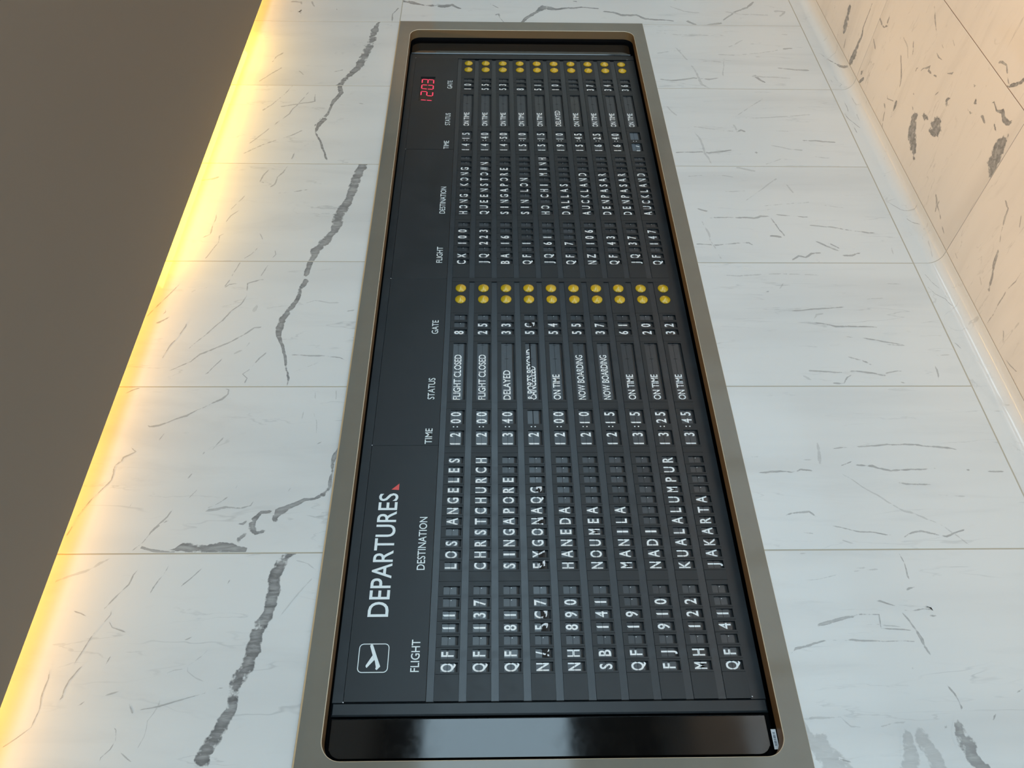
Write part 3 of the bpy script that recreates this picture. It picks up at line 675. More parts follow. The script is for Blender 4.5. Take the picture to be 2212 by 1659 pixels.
for kx in range(-7, 11):
    x0 = XT0 + .6 * kx; x1 = x0 + .6
    if x0 > 6.7: continue
    x1 = min(x1, 6.758)
    a0, a1 = x0 + G2, x1 - G2
    if kx == 0: a0 = x0 + G2
    if 0 <= kx <= 5:
        rects.append((a0, a1, ZG + G2, BZ0 - .0012)); rects.append((a0, a1, BZ1 + .0012, ZTOP - .002))
    else:
        rects.append((a0, a1 if kx != -1 else BX0 - .0012, ZG + G2, BZ1 - G2)); rects.append((a0, a1, BZ1 + G2, ZTOP - .002))
va = assign(parse(VEINS_W), rects)
for i, r in enumerate(rects):
    mb = MB(); mk = 'wall_hi' if r[2] > 2 else 'wall_lo'
    mb.chbox(r[0], r[1], 0.0, 0.0045, r[2], r[3], 0.0006, mk)
    for j, rec in enumerate(va[i]): ribbon(mb, rec, wall_map, (r[0] + .0008, r[1] - .0008, r[2] + .0008, r[3] - .0008), mk, 0.0001 + 0.00003 * (j % 12))
    mb.build('marble_tile', wallo, vein=True)

# cove base: long pieces curving from wall to floor
base = MB()
bb = [(0.0045, ZG), (0.0045, -0.02)]
prof = [cove_pt(SMAX * i / 24, -0.0015) for i in range(25)]
NX = 2
vs = []; n_ = len(prof)
for x in (-4.0, 6.758):
    vs += [(x, 0.0045, -0.02)] + [(x, 0.0045, ZG)] + [(x, y, z) for y, z in prof] + [(x, prof[-1][0], -0.02)]
m_ = n_ + 3
base.add(vs, [(i, (i + 1) % m_, m_ + (i + 1) % m_, m_ + i) for i in range(m_)] + [tuple(range(m_ - 1, -1, -1)), tuple(range(m_, 2 * m_))], 'grout')
baseo = tag(base.build('baseboard_front'), kind='structure')
crects = []
for j in range(-4, 5):
    x0 = 2.197 + 1.2 * j - .0; x1 = x0 + 1.2
    x0 = max(x0, -3.99); x1 = min(x1, 6.755)
    if x1 - x0 > .05: crects.append((x0 + .0015, x1 - .0015, .0022, SMAX - .0018))
vc_ = assign(parse(VEINS_C), crects)
for i, r in enumerate(crects):
    mb = MB(); nseg = 26; vs = []
    for x in (r[0], r[1]):
        for q in range(nseg + 1):
            y, z = cove_pt(r[2] + (r[3] - r[2]) * q / nseg); vs.append((x, y, z))
    for x in (r[0], r[1]):
        for q in range(nseg + 1):
            y, z = cove_pt(r[2] + (r[3] - r[2]) * q / nseg, -0.0014); vs.append((x, y, z))
    w_ = nseg + 1
    mb.add(vs[:2 * w_], [(q, w_ + q, w_ + q + 1, q + 1) for q in range(nseg)], 'cove')
    fs = [(2 * w_ + q + 1, 2 * w_ + q, 3 * w_ + q, 3 * w_ + q + 1) for q in range(nseg)]
    fs += [(q + 1, q, 2 * w_ + q, 2 * w_ + q + 1) for q in range(nseg)] + [(w_ + q, w_ + q + 1, 3 * w_ + q + 1, 3 * w_ + q) for q in range(nseg)]
    fs += [(0, w_, 3 * w_, 2 * w_), (nseg, 2 * w_ + nseg, 3 * w_ + nseg, w_ + nseg)]
    mb.add(vs, fs, 'cove')
    ncut = len(fs)
    for j, rec in enumerate(vc_[i]): ribbon(mb, rec, cove_map, (r[0] + .0005, r[1] - .0005, r[2] + .0005, r[3] - .0005), 'cove', 0.00012 + 0.00003 * (j % 8))
    o = mb.build('marble_tile', baseo, vein=True)
    for p in o.data.polygons: p.use_smooth = p.index < nseg or p.index >= nseg + ncut
    o.data.update()

# floor
fl = MB(); fl.box(-4.0, 9.0, -6.5, -FY, -0.12, -0.0016, 'grout_dark')
flo = tag(fl.build('floor'), kind='structure')
frects = []
yb = -FY; row_i = 0
while yb > -6.45:
    ya = max(yb - (0.579 if row_i == 0 else 0.6), -6.49)
    for j in range(-6, 7):
        x0 = 2.197 + 1.2 * j; x1 = x0 + 1.2
        x0 = max(x0, -3.99); x1 = min(x1, 8.99)
        if x1 - x0 > .05: frects.append((x0 + .0012, x1 - .0012, ya + .0015, yb - .0015))
    yb = ya; row_i += 1
vf = assign(parse(VEINS_F), frects)
for i, r in enumerate(frects):
    mb = MB(); c = .0005
    x0, x1, y0, y1 = r
    vs = [(x0, y0, -.0016), (x1, y0, -.0016), (x1, y1, -.0016), (x0, y1, -.0016), (x0, y0, -c), (x1, y0, -c), (x1, y1, -c), (x0, y1, -c), (x0 + c, y0 + c, 0), (x1 - c, y0 + c, 0), (x1 - c, y1 - c, 0), (x0 + c, y1 - c, 0)]
    mb.add(vs, [(8, 9, 10, 11), (4, 5, 9, 8), (5, 6, 10, 9), (6, 7, 11, 10), (7, 4, 8, 11), (0, 1, 5, 4), (1, 2, 6, 5), (2, 3, 7, 6), (3, 0, 4, 7), (3, 2, 1, 0)], 'floor')
    for j, rec in enumerate(vf[i]): ribbon(mb, rec, floor_map, (x0 + .0008, x1 - .0008, y0 + .0008, y1 - .0008), 'floor', 0.00012 + 0.00003 * (j % 12))
    mb.build('marble_tile', flo, vein=True)

# ceiling with the slot that hides the light strip
ce = MB()
ce.box(-4.0, 9.0, -6.5, -0.115, 2.892, 2.93, 'ceiling')
ce.box(-4.0, 9.0, -6.5, 0.20, 3.10, 3.16, 'ceiling')
ce.box(-4.0, 9.0, -0.22, -0.20, 2.93, 3.10, 'ceiling')
tag(ce.build('ceiling'), kind='structure')

# side walls, end wall, far wall with windows
YBK = -6.5
def glazing(name, p0, p1, z0, z1, along):
    a, c = p0, p1; t = .03
    s_ = MB(); g_ = MB()
    def bb(mb, u0, u1, w0, w1, za, zb, m):
        if along == 'x': mb.box(u0, u1, YBK - w1, YBK - w0, za, zb, m)
        else: mb.box(-4.0 - w1, -4.0 - w0, u0, u1, za, zb, m)
    bb(s_, a, a + t, .03, .08, z0, z1, 'win_frame'); bb(s_, c - t, c, .03, .08, z0, z1, 'win_frame')
    bb(s_, a + t, c - t, .03, .08, z0, z0 + t, 'win_frame'); bb(s_, a + t, c - t, .03, .08, z1 - t, z1, 'win_frame')
    wo = tag(s_.build(name), kind='structure')
    bb(g_, a + t, c - t, .052, .058, z0 + t, z1 - t, 'glass'); g_.build('pane', wo)
s_ = MB()
for (y0, y1, z0, z1) in ((-6.6, -6.35, -.02, 3.1), (-.05, .2, -.02, 3.1), (-6.35, -.05, -.02, .05), (-6.35, -.05, 2.85, 3.1), (-3.25, -3.15, .05, 2.85)):
    s_.box(-4.1, -4.0, y0, y1, z0, z1, 'plaster_grey')
tag(s_.build('wall_left'), kind='structure')
s_ = MB()
for (y0, y1, z0, z1) in ((-2.55, -2.40, 0, 2.892), (-0.25, 0.2, 0, 2.892), (-2.40, -0.25, 2.25, 2.892)):
    s_.box(6.76, 6.90, y0, y1, z0, z1, 'plaster_warm')
s_.box(6.90, 9.0, -2.55, -2.45, 0, 2.892, 'plaster_warm')
s_.box(9.0, 9.1, -6.6, 0.2, -0.02, 3.1, 'plaster_grey')
tag(s_.build('wall_right'), kind='structure')
s_ = MB()
WZ0, WZ1 = 0.91, 2.49
WX = [(-3.9, -2.5, .05, 2.85), (-2.4, -1.0, .05, 2.85), (-.9, 1.25, .05, 2.85), (1.5, 2.7, WZ0, WZ1), (2.8, 4.0, WZ0, WZ1), (4.1, 5.3, WZ0, WZ1), (5.4, 6.6, WZ0, WZ1), (6.7, 7.7, WZ0, WZ1)]  # the three tall windows are unseen, added to bring in more daylight
px_ = -4.0
for (a, c, z0, z1) in WX:
    s_.box(px_, a, YBK - .1, YBK, -.02, 3.1, 'plaster_dark'); px_ = c
    s_.box(a, c, YBK - .1, YBK, -.02, z0, 'plaster_dark'); s_.box(a, c, YBK - .1, YBK, z1, 3.1, 'plaster_dark')
s_.box(px_, 9.0, YBK - .1, YBK, -.02, 3.1, 'plaster_dark')
tag(s_.build('wall_back'), kind='structure')
for i, (a, c, z0, z1) in enumerate(WX): glazing('window_%d' % (i + 1), a, c, z0, z1, 'x')
glazing('window_9', -6.35, -3.25, .05, 2.85, 'y'); glazing('window_10', -3.15, -.05, .05, 2.85, 'y')  # left wall glazed out of view, added to light the marble

# ------------------------------------------------------------------ the departures board
YB = 0.055
board = bpy.data.objects.new('departures_board', None); C.objects.link(board); board.location = (2.191, 0.0, 0.94)
board.empty_display_size = .2
tag(board, 'long black split-flap departures board in a taupe frame set into the marble wall', 'departures board')
OB = Vector((2.191, 0.0, 0.94))
def part(mb, name, parent=None, me=None, loc=None, label=None):
    """mesh in world coordinates becomes a child; parent None = the board"""
    if me is None: me = mb.mesh(name)
    o = bpy.data.objects.new(name, me); C.objects.link(o)
    o.parent = parent or board
    if loc is None:
        if parent is None: o.matrix_parent_inverse = Matrix.Translation(-OB)
    else:
        o.matrix_parent_inverse = Matrix.Translation(-OB); o.location = loc
    if label: o['label'] = label
    return o
# frame
IX0, IX1, IZ0, IZ1, IR = 0.4445, 3.9120, 1.0000, 2.1465, 0.050
inner = []; outer = []
for (cx, cz, a0, ox, oz) in ((IX1 - IR, IZ1 - IR, 0, BX1, BZ1), (IX0 + IR, IZ1 - IR, 90, BX0, BZ1), (IX0 + IR, IZ0 + IR, 180, BX0, BZ0), (IX1 - IR, IZ0 + IR, 270, BX1, BZ0)):
    for i in range(11):
        a = math.radians(a0 + 9 * i); inner.append((cx + IR * math.cos(a), cz + IR * math.sin(a), math.cos(a), math.sin(a))); outer.append((ox, oz))
fr = MB(); n = len(inner)
YF = -0.006; c = 0.0016
lo = [(x, YF + .001, z) for x, z in outer]
lf = [(x - math.copysign(.001, x - 2.19), YF, z - math.copysign(.001, z - 1.57)) for x, z in outer]
li = [(x + dx * c, YF, z + dz * c) for x, z, dx, dz in inner]
lj = [(x, YF + c, z) for x, z, dx, dz in inner]
lk = [(x, .036, z) for x, z, dx, dz in inner]
lb = [(x, .036, z) for x, z in outer]
def strip(mb, A, B, m):
    k_ = len(A); mb.add(A + B, [(i, (i + 1) % k_, k_ + (i + 1) % k_, k_ + i) for i in range(k_)], m)
strip(fr, lf, li, 'frame'); strip(fr, lb, lo, 'frame'); strip(fr, lo, lf, 'brass'); strip(fr, li, lj, 'edge'); strip(fr, lk, lb, 'void'); strip(fr, lj, lk, 'return')
part(fr, 'frame')
tr = MB(); tr.box(BX0, BX1, -.0078, .004, BZ1 - .0045, BZ1 - .001, 'brass'); part(tr, 'trim_strip', label='thin brass trim strip along the top edge of the frame')
# dark recess behind
rc = MB(); X0_, X1_, Z0_, Z1_ = 0.430, 3.925, 0.985, 2.160
rc.box(X0_, X1_, .118, .13, Z0_, Z1_, 'void'); rc.box(X0_ - .012, X0_, .037, .13, Z0_ - .012, Z1_ + .012, 'void'); rc.box(X1_, X1_ + .012, .037, .13, Z0_ - .012, Z1_ + .012, 'void')
rc.box(X0_, X1_, .037, .13, Z0_ - .012, Z0_, 'void'); rc.box(X0_, X1_, .037, .13, Z1_, Z1_ + .012, 'void')
part(rc, 'recess_box')
# glossy end panels with rounded outer corners
def rpanel(x0, x1, z0, z1, r, side, y0, y1):
    mb = MB(); L2 = []
    cs = []
    if side < 0:
        cs = [(x1, z0, None), (x1, z1, None), (x0 + r, z1 - r, 90), (x0 + r, z0 + r, 180)]
    else:
        cs = [(x0, z1, None), (x0, z0, None), (x1 - r, z0 + r, 270), (x1 - r, z1 - r, 0)]
    for cx, cz, a0 in cs:
        if a0 is None: L2.append((cx, cz))
        else:
            for i in range(9):
                a = math.radians(a0 + 90 * i / 8); L2.append((cx + r * math.cos(a), cz + r * math.sin(a)))
    n_ = len(L2); mcx = sum(p[0] for p in L2) / n_; mcz = (z0 + z1) / 2
    def off(p, d): return (p[0] + (d if p[0] < mcx else -d), p[1] + (d if p[1] < mcz else -d))
    A = [(*off(p, .003)[:1], y0, off(p, .003)[1]) for p in L2]; Bv = [(p[0], y0 + .003, p[1]) for p in L2]; D_ = [(p[0], y1, p[1]) for p in L2]
    mb.add(A, [tuple(range(n_))], 'gloss'); strip(mb, A, Bv, 'gloss'); strip(mb, Bv, D_, 'gloss')
    return mb
part(rpanel(0.4595, 0.5575, 1.016, 2.141, .030, -1, YB - .003, .10), 'end_panel', label='glossy black end panel at the near end')
part(rpanel(3.7880, 3.9000, 1.016, 2.141, .030, 1, YB - .003, .10), 'end_panel', label='glossy black end panel at the far end')
# casing: dark carcass showing as a margin around header and rows
cs = MB(); HT, HB = 2.1150, 1.9010; RT = 1.8800; PZ = 0.08575; RH = 0.0645; RB = RT - 9 * PZ - RH
E0, E1 = 0.5992, 3.7440
CX0, CX1, CZ0, CZ1 = 0.5640, 3.7850, 1.0040, 2.1440
cs.box(CX0, CX1, .0640, .105, CZ0, CZ1, 'casing')
cs.chbox(CX0, E0 - .0010, .0545, .0640, CZ0, CZ1, .004, 'casing')
cs.box(E1 + .001, CX1, .0560, .0640, CZ0, CZ1, 'casing')
cs.box(E0 - .001, E1 + .001, .0555, .0640, HT + .001, CZ1, 'casing')
cs.box(E0 - .001, E1 + .001, .0580, .0640, CZ0, RB - .001, 'casing')
cs.box(E0, E1, .0575, .0640, RT + .001, HB - .001, 'rail')
part(cs, 'casing')
# header panels
HX = [0.5994, 1.3983, 2.1611, 2.9800, 3.7440]
panels = []
for i in range(4):
    mb = MB(); a, b = HX[i] + .0006, HX[i + 1] - .0006
    if i < 3: mb.chbox(a, b, YB - .001, .0639, HB, HT, .0006, 'header')
    else:
        x0, x1, z0, z1 = 3.362, 3.571, 2.0080, 2.0790
        for q in ((a, x0, HB, HT), (x1, b, HB, HT), (x0, x1, HB, z0), (x0, x1, z1, HT)): mb.box(q[0], q[1], YB - .001, .0639, q[2], q[3], 'header')
    panels.append(part(mb, 'header_panel'))
YT = YB - .0013
def lettering(pi, s, x0, x1, z0, h, name='lettering', m='head_txt', bold=0.004):
    mb = MB(); put_text(mb, s, x0, z0, YT, h, w=x1 - x0, m=m, bold=bold); return part(mb, name, panels[pi], label=None)
lettering(0, 'DEPARTURES', 0.8275, 1.2206, 2.0172, 0.0585, bold=0.006)
for x0, pi, s, x1 in ((0.6752, 0, 'FLIGHT', 0.7624), (0.9666, 0, 'DESTINATION', 1.1380), (1.4030, 1, 'TIME', 1.4637), (1.5834, 1, 'STATUS', 1.6752), (1.8786, 1, 'GATE', 1.9447),
                  (2.2486, 2, 'FLIGHT', 2.3397), (2.5419, 2, 'DESTINATION', 2.7157), (2.9830, 3, 'TIME', 3.0439), (3.1644, 3, 'STATUS', 3.2604), (3.4666, 3, 'GATE', 3.5380)):
    lettering(pi, s, x0, x1, 1.9230, 0.0235, bold=0.006)
mb = MB(); mb.add([(1.2322, YT, 2.0165), (1.2553, YT, 2.0165), (1.2339, YT, 2.0395)], [(0, 1, 2)], 'red'); part(mb, 'triangle_mark', panels[0], label='small red triangle after the word departures')
# aircraft pictogram: rounded outline and aeroplane
mb = MB(); L1 = []; L2 = []
for cx, cz, a0 in ((.7400, 2.0755, 0), (.6865, 2.0755, 90), (.6865, 2.0185, 180), (.7400, 2.0185, 270)):
    for i in range(7):
        a = math.radians(a0 + 15 * i); L1.append((cx + .0125 * math.cos(a), YT, cz + .0125 * math.sin(a))); L2.append((cx + .0102 * math.cos(a), YT, cz + .0102 * math.sin(a)))
strip(mb, L1, L2, 'head_txt'); part(mb, 'pictogram_border', panels[0])
mb = MB()
nose = [(0.7460 + .0042 * math.cos(math.radians(a)), 2.0545 + .0042 * math.sin(math.radians(a))) for a in range(-70, 111, 30)]
body = [(0.6905, 2.0268)] + [(0.7120, 2.0360)] + nose + [(0.7205, 2.0497), (0.7050, 2.0425), (0.6893, 2.0385), (0.6838, 2.0395), (0.6812, 2.0355)]
mb.add([(x, YT, z) for x, z in body], [tuple(range(len(body)))], 'head_txt')
mb.add([(x, YT - .0001, z) for x, z in ((0.7205, 2.0500), (0.7080, 2.0440), (0.6868, 2.0630), (0.6910, 2.0662), (0.6945, 2.0655))], [(0, 1, 2, 3, 4)], 'head_txt')
part(mb, 'aeroplane_mark', panels[0])
# digital clock
mb = MB(); x0, x1, z0, z1 = 3.362, 3.571, 2.0080, 2.0790
mb.box(x0 + .0005, x1 - .0005, .0595, .0638, z0 + .0005, z1 - .0005, 'clockbox'); ck = part(mb, 'clock_window', panels[3])
SEG = {'0': 'abcdef', '1': 'bc', '2': 'abged', '3': 'abgcd'}
for (ch, cx) in (('1', 3.3700), ('2', 3.4105), ('0', 3.4680), ('3', 3.5170)):
    mb = MB(); w, h, t, sk = .0340, .0560, .0052, .10; zb = 2.0155
    def seg(xa, za, xb, zb_, horiz):
        g_ = .0012
        if horiz: P = [(xa + g_, za), (xa + g_ + t / 2, za + t / 2), (xb - g_ - t / 2, za + t / 2), (xb - g_, za), (xb - g_ - t / 2, za - t / 2), (xa + g_ + t / 2, za - t / 2)]
        else: P = [(xa, za + g_), (xa + t / 2, za + g_ + t / 2), (xa + t / 2, zb_ - g_ - t / 2), (xa, zb_ - g_), (xa - t / 2, zb_ - g_ - t / 2), (xa - t / 2, za + g_ + t / 2)]
        mb.add([(cx + x + (z - 0) * sk, .0590, zb + z) for x, z in P], [tuple(range(6))], 'led')
    for s in SEG[ch]:
        if s == 'a': seg(0, h, w, h, True)
        if s == 'd': seg(0, 0, w, 0, True)
        if s == 'g': seg(0, h / 2, w, h / 2, True)
        if s == 'b': seg(w, h / 2, w, h, False)
        if s == 'c': seg(w, 0, w, h / 2, False)
        if s == 'e': seg(0, 0, 0, h / 2, False)
        if s == 'f': seg(0, h / 2, 0, h, False)
    if ch == '1': 
        for i_, v_ in enumerate(mb.v): mb.v[i_] = (v_[0] - w + .002, v_[1], v_[2])
    o = mb.mesh('clock_digit'); ob = bpy.data.objects.new('clock_digit', o); C.objects.link(ob); ob.parent = panels[3]; ob.matrix_parent_inverse = Matrix.Identity(4)

# flap modules ---------------------------------------------------------------
YFL = YB + .0038         # face of the flaps
WZT, WZB, WMID = .0140, .0612, .0322     # window top / bottom / hinge, measured down from the top of the row
CAPH = .0335
WIDE = {'W': 1.0, 'M': .95, 'I': .12, '1': .10}
def flap_pair(mb, w, blank_hi=False, lower_lift=0.0):
    """two flaps, the rounded stack below them and the dark hinge, origin at window's top-left"""
    hz = -(WMID - WZT); zb = -(WZB - WZT)
    fm = 'flap_hi' if blank_hi else 'flap'
    mb.box(.0006, w - .0006, YFL, YFL + .0008, hz + .0003, 0.0, fm)
    mb.box(.0006, w - .0010, YFL + .0001, YFL + .0009, hz - .0188, hz - .0003, fm)
    n_ = 4; A = [];
    for i in range(n_ + 1):
        t = i / n_; z = hz - .0188 - (zb * -1 - .0188 + hz - .0015) * t; y = YFL + .0007 + .0022 * t * t
        A.append((z, y))
    vs = [(x, y, z) for x in (.0010, w - .0022) for z, y in A]
    mb.add(vs, [(i, i + 1, n_ + 2 + i, n_ + 1 + i) for i in range(n_)], 'flap2')
    mb.box(0, w, YFL - .0005, YFL - .0001, hz - .00040, hz + .00040, 'void')
    for x0, x1 in ((0, .0012), (w - .0018, w)):
        mb.box(x0, x1, YFL - .0004, YFL + .0003, hz - .0036, hz + .0036, 'void')
YG = YFL - .00006
def half_glyph(mb, s, cx, zc_base, h, wf, up, y=None, rot=0.0, hz=0.0, w=None, bold=0.016, dz=0.0, x0=None):
    vs, fs, tw = glyph(s, bold); k_ = (w / tw) if w else h * wf
    xo = x0 if x0 is not None else cx - tw * k_ / 2
    cut = (hz - zc_base) / h
    v2, f2 = clip2d(vs, fs, cut, up)
    out = []
    for a, b in v2:
        z = zc_base + b * h; x = xo + a * k_; yy = (YG if y is None else y)
        if rot:
            d = hz - z; z = hz - d * math.cos(rot); yy = yy - d * math.sin(rot)
        out.append((x, yy, z + dz))
    mb.add(out, f2, 'white')
_mod = {}
def wf_for(ch):
    return {'M': .58, 'W': .52, 'Q': .66, 'O': .66, 'G': .66, 'C': .67, 'D': .68, 'N': .68, 'H': .66, 'I': 1.0, '1': 1.0, '/': .8}.get(ch, .72)
def module_mesh(ch, w, mid=False):
    key = (ch, round(w, 4), mid)
    if key in _mod: return _mod[key]
    mb = MB(); flap_pair(mb, w); hz = -(WMID - WZT); zb = hz - CAPH / 2 + .0002
    if ch == ' ':
        cx, cz = w * .80, hz - .0045; r = .0012
        mb.add([(cx + r * math.cos(a * math.pi / 4), YG, cz + r * math.sin(a * math.pi / 4)) for a in range(8)], [tuple(range(8))], 'white')
    elif not mid:
        put_text(mb, ch, w / 2, zb, YG, CAPH, wf=wf_for(ch), centre=True, bold=0.016)
    else:
        half_glyph(mb, ch, w / 2, zb, CAPH, wf_for(ch), True, hz=hz)
        rot = .42
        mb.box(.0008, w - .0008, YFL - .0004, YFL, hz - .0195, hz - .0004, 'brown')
        # falling flap swung out of plane, with the lower half of the letter
        s_, c_ = .75, .92; tw_ = (.30 if ch in 'EY5' else -.22)
        L_ = .0150
        P = [(.0030, YFL - .0006, hz - .0008), (w - .0035, YFL - .0006, hz - .0008), (w - .0035 + tw_ * L_ * .4, YFL - .0006 - .0034, hz - L_), (.0030 + tw_ * L_ * .4, YFL - .0006 - .0034, hz - L_ + .002)]
        mb.add(P, [(0, 3, 2, 1)], 'brown')
        vs, fs, tw = glyph(ch, .022); k_ = CAPH * wf_for(ch); v2, f2 = clip2d(vs, fs, (hz - zb) / CAPH, False)
        out = []
        for a, b in v2:
            d = hz - (zb + b * CAPH); out.append((w / 2 - tw * k_ / 2 + a * k_ * (1 + 10 * d) + tw_ * d, YFL - .0008 - d * .24, hz - d * 1.02 - .0010))
        mb.add(out, f2, 'label')
        e_ = .0178; mb.add([(w * .60, YFL - .0040, hz - e_ + .004), (w * .95, YFL - .0046, hz - e_ - .0005), (w * .70, YFL - .0042, hz - e_ - .0012)], [(0, 1, 2)], 'label')
    _mod[key] = mb.mesh('flap'); return _mod[key]
def time_mesh(s, w, mode=None):
    key = ('T', s, round(w, 4), mode)
    if key in _mod: return _mod[key]
    mb = MB(); flap_pair(mb, w, blank_hi=(mode == 'lowonly')); hz = -(WMID - WZT); zb = hz - CAPH / 2 + .0002
    if mode == 'open': mb.box(0, w, YFL - .0006, YFL - .0001, hz - .0012, hz + .0012, 'void')
    for i, ch in enumerate(s):
        if ch == ' ': continue
        cx = w * (.24 if i == 0 else .735)
        if ch == '1': cx = w * (.13 if i == 0 else .66)
        if mode == 'lowonly': half_glyph(mb, ch, cx, zb, CAPH, wf_for(ch), False, hz=hz)
        else: put_text(mb, ch, cx, zb, YG, CAPH, wf=wf_for(ch), centre=True, bold=0.016)
    _mod[key] = mb.mesh('time_flap'); return _mod[key]
def status_mesh(s, w):
    key = ('S', s, round(w, 4))
    if key in _mod: return _mod[key]
    mb = MB(); flap_pair(mb, w); hz = -(WMID - WZT); h = .0245; zb = hz - h / 2 + .0003
    W_ = {'FLIGHT CLOSED': .199, 'DELAYED': .128, 'ON TIME': .109, 'NOW BOARDING': .197}
    for fx in (.715, .965):
        mb.box(w * fx, w * fx + .0010, YFL - .0004, YFL, hz - .0060, hz + .0060, 'void')
    if s == 'CANCELLED':
        half_glyph(mb, '& PORTS BEYOND', 0, zb + .0030, h, 1, True, hz=hz + .0012, w=.224, x0=.0035, bold=.012)
        half_glyph(mb, 'CANCELLED', 0, zb - .0030, h, 1, False, hz=hz - .0016, w=.146, x0=.0030, bold=.012)
        # black wedge painted in as the dark gap, with a bent flap's letters over it
        mb.add([(.0, YFL - .0007, hz - .0018), (.0, YFL - .0007, hz + .0008), (w, YFL - .0007, hz + .0042), (w, YFL - .0007, hz - .0006)], [(0, 1, 2, 3)], 'void')
        vs, fs, tw = glyph('PORTS CAN', .012); v2, f2 = clip2d(vs, fs, .5, False)
        mb.add([(.006 + a / tw * .125, YFL - .0012 - b * .002, hz - .0030 + b * .0095) for a, b in v2], f2, 'label')
    else:
        put_text(mb, s, .0030, zb, YG, h, w=W_[s], bold=0.012)
    _mod[key] = mb.mesh('status_flap'); return _mod[key]
_c = MB()
for dz in (.0068, -.0056):
    _c.box(-.0019, .0019, YB - .0003, YB, dz - .0021, dz + .0021, 'white')
colon_me = _c.mesh('colon')
# yellow indicator lens: fluted edge, shallow cone
_l = MB(); NR = 56; rings = []
for r, y in ((.0193, 0.0), (.0193, -.0024), (.0178, -.0044), (.0100, -.0092), (.0028, -.0122), (.0012, -.0124)):
    rings.append([((r * (1 + (.05 if (i % 2 and r > .012) else 0))) * math.cos(2 * math.pi * i / NR), y, (r * (1 + (.05 if (i % 2 and r > .012) else 0))) * math.sin(2 * math.pi * i / NR)) for i in range(NR)])
for a, b in zip(rings, rings[1:]): strip(_l, a, b, 'lamp')
_l.add(rings[-1], [tuple(range(NR))], 'lamp')
lamp_me = _l.mesh('lamp_lens')
for p in lamp_me.polygons: p.use_smooth = False

ROWS_A = [("QF 11  ", "LOS ANGELES", "12", "00", "FLIGHT CLOSED", "8  "), ("QF 137 ", "CHRSTCHURCH", "12", "00", "FLIGHT CLOSED", "25 "),
          ("QF 81  ", "SINGAPORE  ", "13", "40", "DELAYED", "33 "), ("N/ 5C7 ", "EYGONAQG   ", "12", "  ", "CANCELLED", "5C "),
          ("NH 890 ", "HANEDA     ", "12", "00", "ON TIME", "54 "), ("SB 141 ", "NOUMEA     ", "12", "10", "NOW BOARDING", "55 "),
          ("QF 19  ", "MANILA     ", "12", "15", "NOW BOARDING", "37 "), ("FJ 910 ", "NADI       ", "13", "15", "ON TIME", "61 "),
          ("MH 122 ", "KUALALUMPUR", "13", "25", "ON TIME", "20 "), ("QF 41  ", "JAKARTA    ", "13", "45", "ON TIME", "32 ")]
ROWS_B = [("CX 100 ", "HONG KONG  ", "14", "15", "ON TIME", "10 "), ("JQ 223 ", "QUEENSTOWN ", "14", "40", "ON TIME", "55 "),
          ("BA 16  ", "SINGAPORE  ", "14", "50", "ON TIME", "53 "), ("QF 1   ", "SIN LON    ", "15", "10", "ON TIME", "8  "),
          ("JQ 61  ", "HO CHI MINH", "15", "15", "ON TIME", "51 "), ("QF 7   ", "DALLAS     ", "19", "10", "DELAYED", "10 "),
          ("NZ 106 ", "AUCKLAND   ", "15", "45", "ON TIME", "   "), ("QF 43  ", "DENPASAR   ", "16", "25", "ON TIME", "37 "),
          ("JQ 37  ", "DENPASAR   ", "16", "40", "ON TIME", "34 "), ("QF 147 ", "AUCKLAND   ", "17", "  ", "ON TIME", "36 ")]
def windows():
    w = []
    for i in range(7): w.append(('f', i, .6743 + .0362 * i, .0252))
    for i in range(11): w.append(('d', i, .9674 + .03626 * i, .0243))
    w.append(('t', 0, 1.3985, .0583)); w.append(('t', 1, 1.4824, .0575)); w.append(('s', 0, 1.5822, .2545))
    for i in range(3): w.append(('g', i, 1.8765 + .0362 * i, .0255))
    return w
WIN = windows()
SEAMS = [.5992, .6690, .9310, .9615, 1.3690, 1.3930, 1.5450, 1.5720, 1.8440, 1.8700, 1.9825, 2.1458]
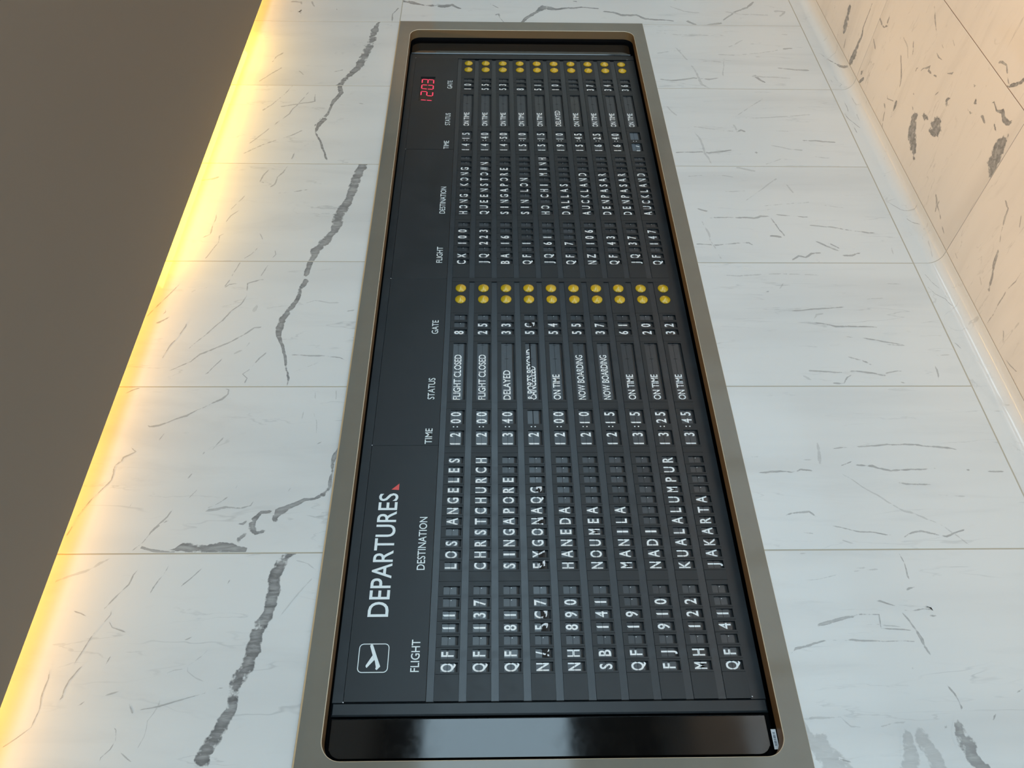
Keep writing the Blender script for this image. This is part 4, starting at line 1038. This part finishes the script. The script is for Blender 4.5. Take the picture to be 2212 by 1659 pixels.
def rowparts(half, rows):
    fx = (lambda x: x) if half == 0 else (lambda x: 2.1684 + (x - .5992) * 1.012)
    sc = 1.0 if half == 0 else 1.012
    # the panel of a row is the same for the ten rows of a half: one mesh, shared
    mb = MB(); y0, y1 = 0.0, .0075
    def bx(a, b, z0, z1): 
        if b - a > 1e-5: mb.box(a, b, y0, y1, z0, z1, 'row')
    segs = []
    for kind, i, x, w in WIN: segs.append((fx(x), fx(x) + w * sc))
    g_ = .0004
    cuts = [fx(s) for s in SEAMS]
    # module seams fall midway between neighbouring windows inside a block
    for (a, b), (kk, ii, xx, ww), (a2, b2), (k2, i2, x2, w2) in zip(segs, WIN, segs[1:], WIN[1:]):
        if kk == k2 and kk in 'fdg': cuts.append((b + a2) / 2)
    cuts = sorted(cuts)
    for a, b in zip(cuts, cuts[1:]):
        a_, b_ = a + g_, b - g_
        ws = [s for s in segs if s[0] >= a - 1e-6 and s[1] <= b + 1e-6]
        if not ws: bx(a_, b_, -RH, 0); continue
        bx(a_, b_, -WZT, 0); bx(a_, b_, -RH, -WZB)
        p = a_
        for s in ws: bx(p, s[0], -WZB, -WZT); p = s[1]
        bx(p, b_, -WZB, -WZT)
    me = mb.mesh('display_row')
    xo = fx(.5992)
    me.transform(Matrix.Translation((-xo, 0, 0)))
    for k_, (fl_, ds, t1, t2, stt, gt_) in enumerate(rows):
        ztop = RT - PZ * k_
        ro = bpy.data.objects.new('display_row', me); C.objects.link(ro); ro.parent = board
        ro.location = Vector((xo, YB, ztop)) - OB
        tm = (t1 + ':' + t2).strip()
        ro['label'] = 'flap row for %s at %s' % (' '.join(ds.split()), tm) if k_ != 3 or half else 'flap row of half-turned jumbled letters, cancelled'
        def sub(name, me_, x, z=-WZT, label=None, y=0.0):
            o = bpy.data.objects.new(name, me_); C.objects.link(o); o.parent = ro
            o.location = (x - xo, y, z)
            if label: o['label'] = label
            return o
        # meshes of the modules were built at absolute depth, so step back by the row's own depth
        for kind, i, x, w in WIN:
            X_ = fx(x); w_ = w * sc
            mid = False; ch = None; lab = None
            if kind == 'f': ch = fl_[i]; mid = half == 0 and k_ == 3 and i in (1, 3, 4)
            elif kind == 'd': ch = ds[i]; mid = half == 0 and k_ == 3 and i in (0, 1, 4, 7)
            elif kind == 'g': ch = gt_[i]; mid = half == 0 and k_ == 3 and i == 1
            if ch is not None:
                nm = 'blank_flap' if ch == ' ' else ('number_flap' if ch.isdigit() else 'letter_flap')
                sub(nm, module_mesh(ch, w_, mid), X_, y=-YB, label='half-turned letter flap' if mid else None)
            elif kind == 't':
                s = t1 if i == 0 else t2; mode = None
                if s.strip() == '' and half == 0: mode = 'open'
                if half == 1 and k_ == 9: mode = 'lowonly'
                sub('time_flap', time_mesh(s, w_, mode), X_, y=-YB, label='half-turned time flap' if mode else None)
            elif kind == 's':
                sub('status_flap', status_mesh(stt, w_), X_, y=-YB, label='jammed status flap with overlapping words' if stt == 'CANCELLED' else None)
        sub('colon', colon_me, fx(1.4710), -WMID, y=-YB)
        for lx in (2.0515, 2.1099): sub('indicator_lamp', lamp_me, fx(lx), -.0335)
rowparts(0, ROWS_A); rowparts(1, ROWS_B)
# rails between the rows
for half, (a, b) in enumerate(((.5992, 2.1458), (2.1684, 3.7335))):
    rail_me = None
    for k_ in range(9):
        zt = RT - PZ * k_ - RH
        if rail_me is None:
            mb = MB(); mb.box(a, b, .0575, .0638, -(PZ - RH) + .0006, -.0006, 'rail'); rail_me = mb.mesh('rail')
        part(None, 'rail', me=rail_me, loc=(0, 0, zt))
mb = MB(); mb.box(2.1462, 2.1680, .0552, .0638, RB, RT, 'row'); part(mb, 'divider_bar')
mb = MB()
for k_ in range(10):
    z = RT - PZ * k_
    for x in (2.1478, 3.7345): 
        if k_ < 9: mb.box(x - .0030, x - .0016, .0548, .0575, z - PZ + .002, z - RH - .002, 'void')
part(mb, 'slot_marks')
# chipped corners where bare metal shows
mb = MB()
for x, z in ((.5985, 2.1152), (1.3983, 2.1152), (2.1611, 2.1155), (2.9800, 2.1152), (3.7445, 2.1150), (3.7440, 1.040), (.6030, 1.0400)):
    mb.add([(x - .0016, YT - .0002, z - .0012), (x + .0010, YT - .0002, z - .0016), (x + .0017, YT - .0002, z + .0008), (x - .0004, YT - .0002, z + .0016)], [(0, 1, 2, 3)], 'label')
ch_ = part(mb, 'paint_chips', label='pale paint chips at the panel corners'); ch_['kind'] = 'stuff'
# barcode label in the lower near corner
mb = MB(); x0, x1, z0, z1 = .4700, .5180, 1.0015, 1.0140
mb.box(x0, x1, .0400, .0404, z0, z1, 'label')
R2 = random.Random(3); x = x0 + .008
while x < x1 - .008:
    w = R2.choice((.0004, .0007, .0011)); mb.add([(x, .0399, z0 + .0035), (x + w, .0399, z0 + .0035), (x + w, .0399, z1 - .0028), (x, .0399, z1 - .0028)], [(0, 1, 2, 3)], 'ink'); x += w + R2.choice((.0004, .0006, .0009))
part(mb, 'barcode_label', label='small white barcode label in the lower near corner')
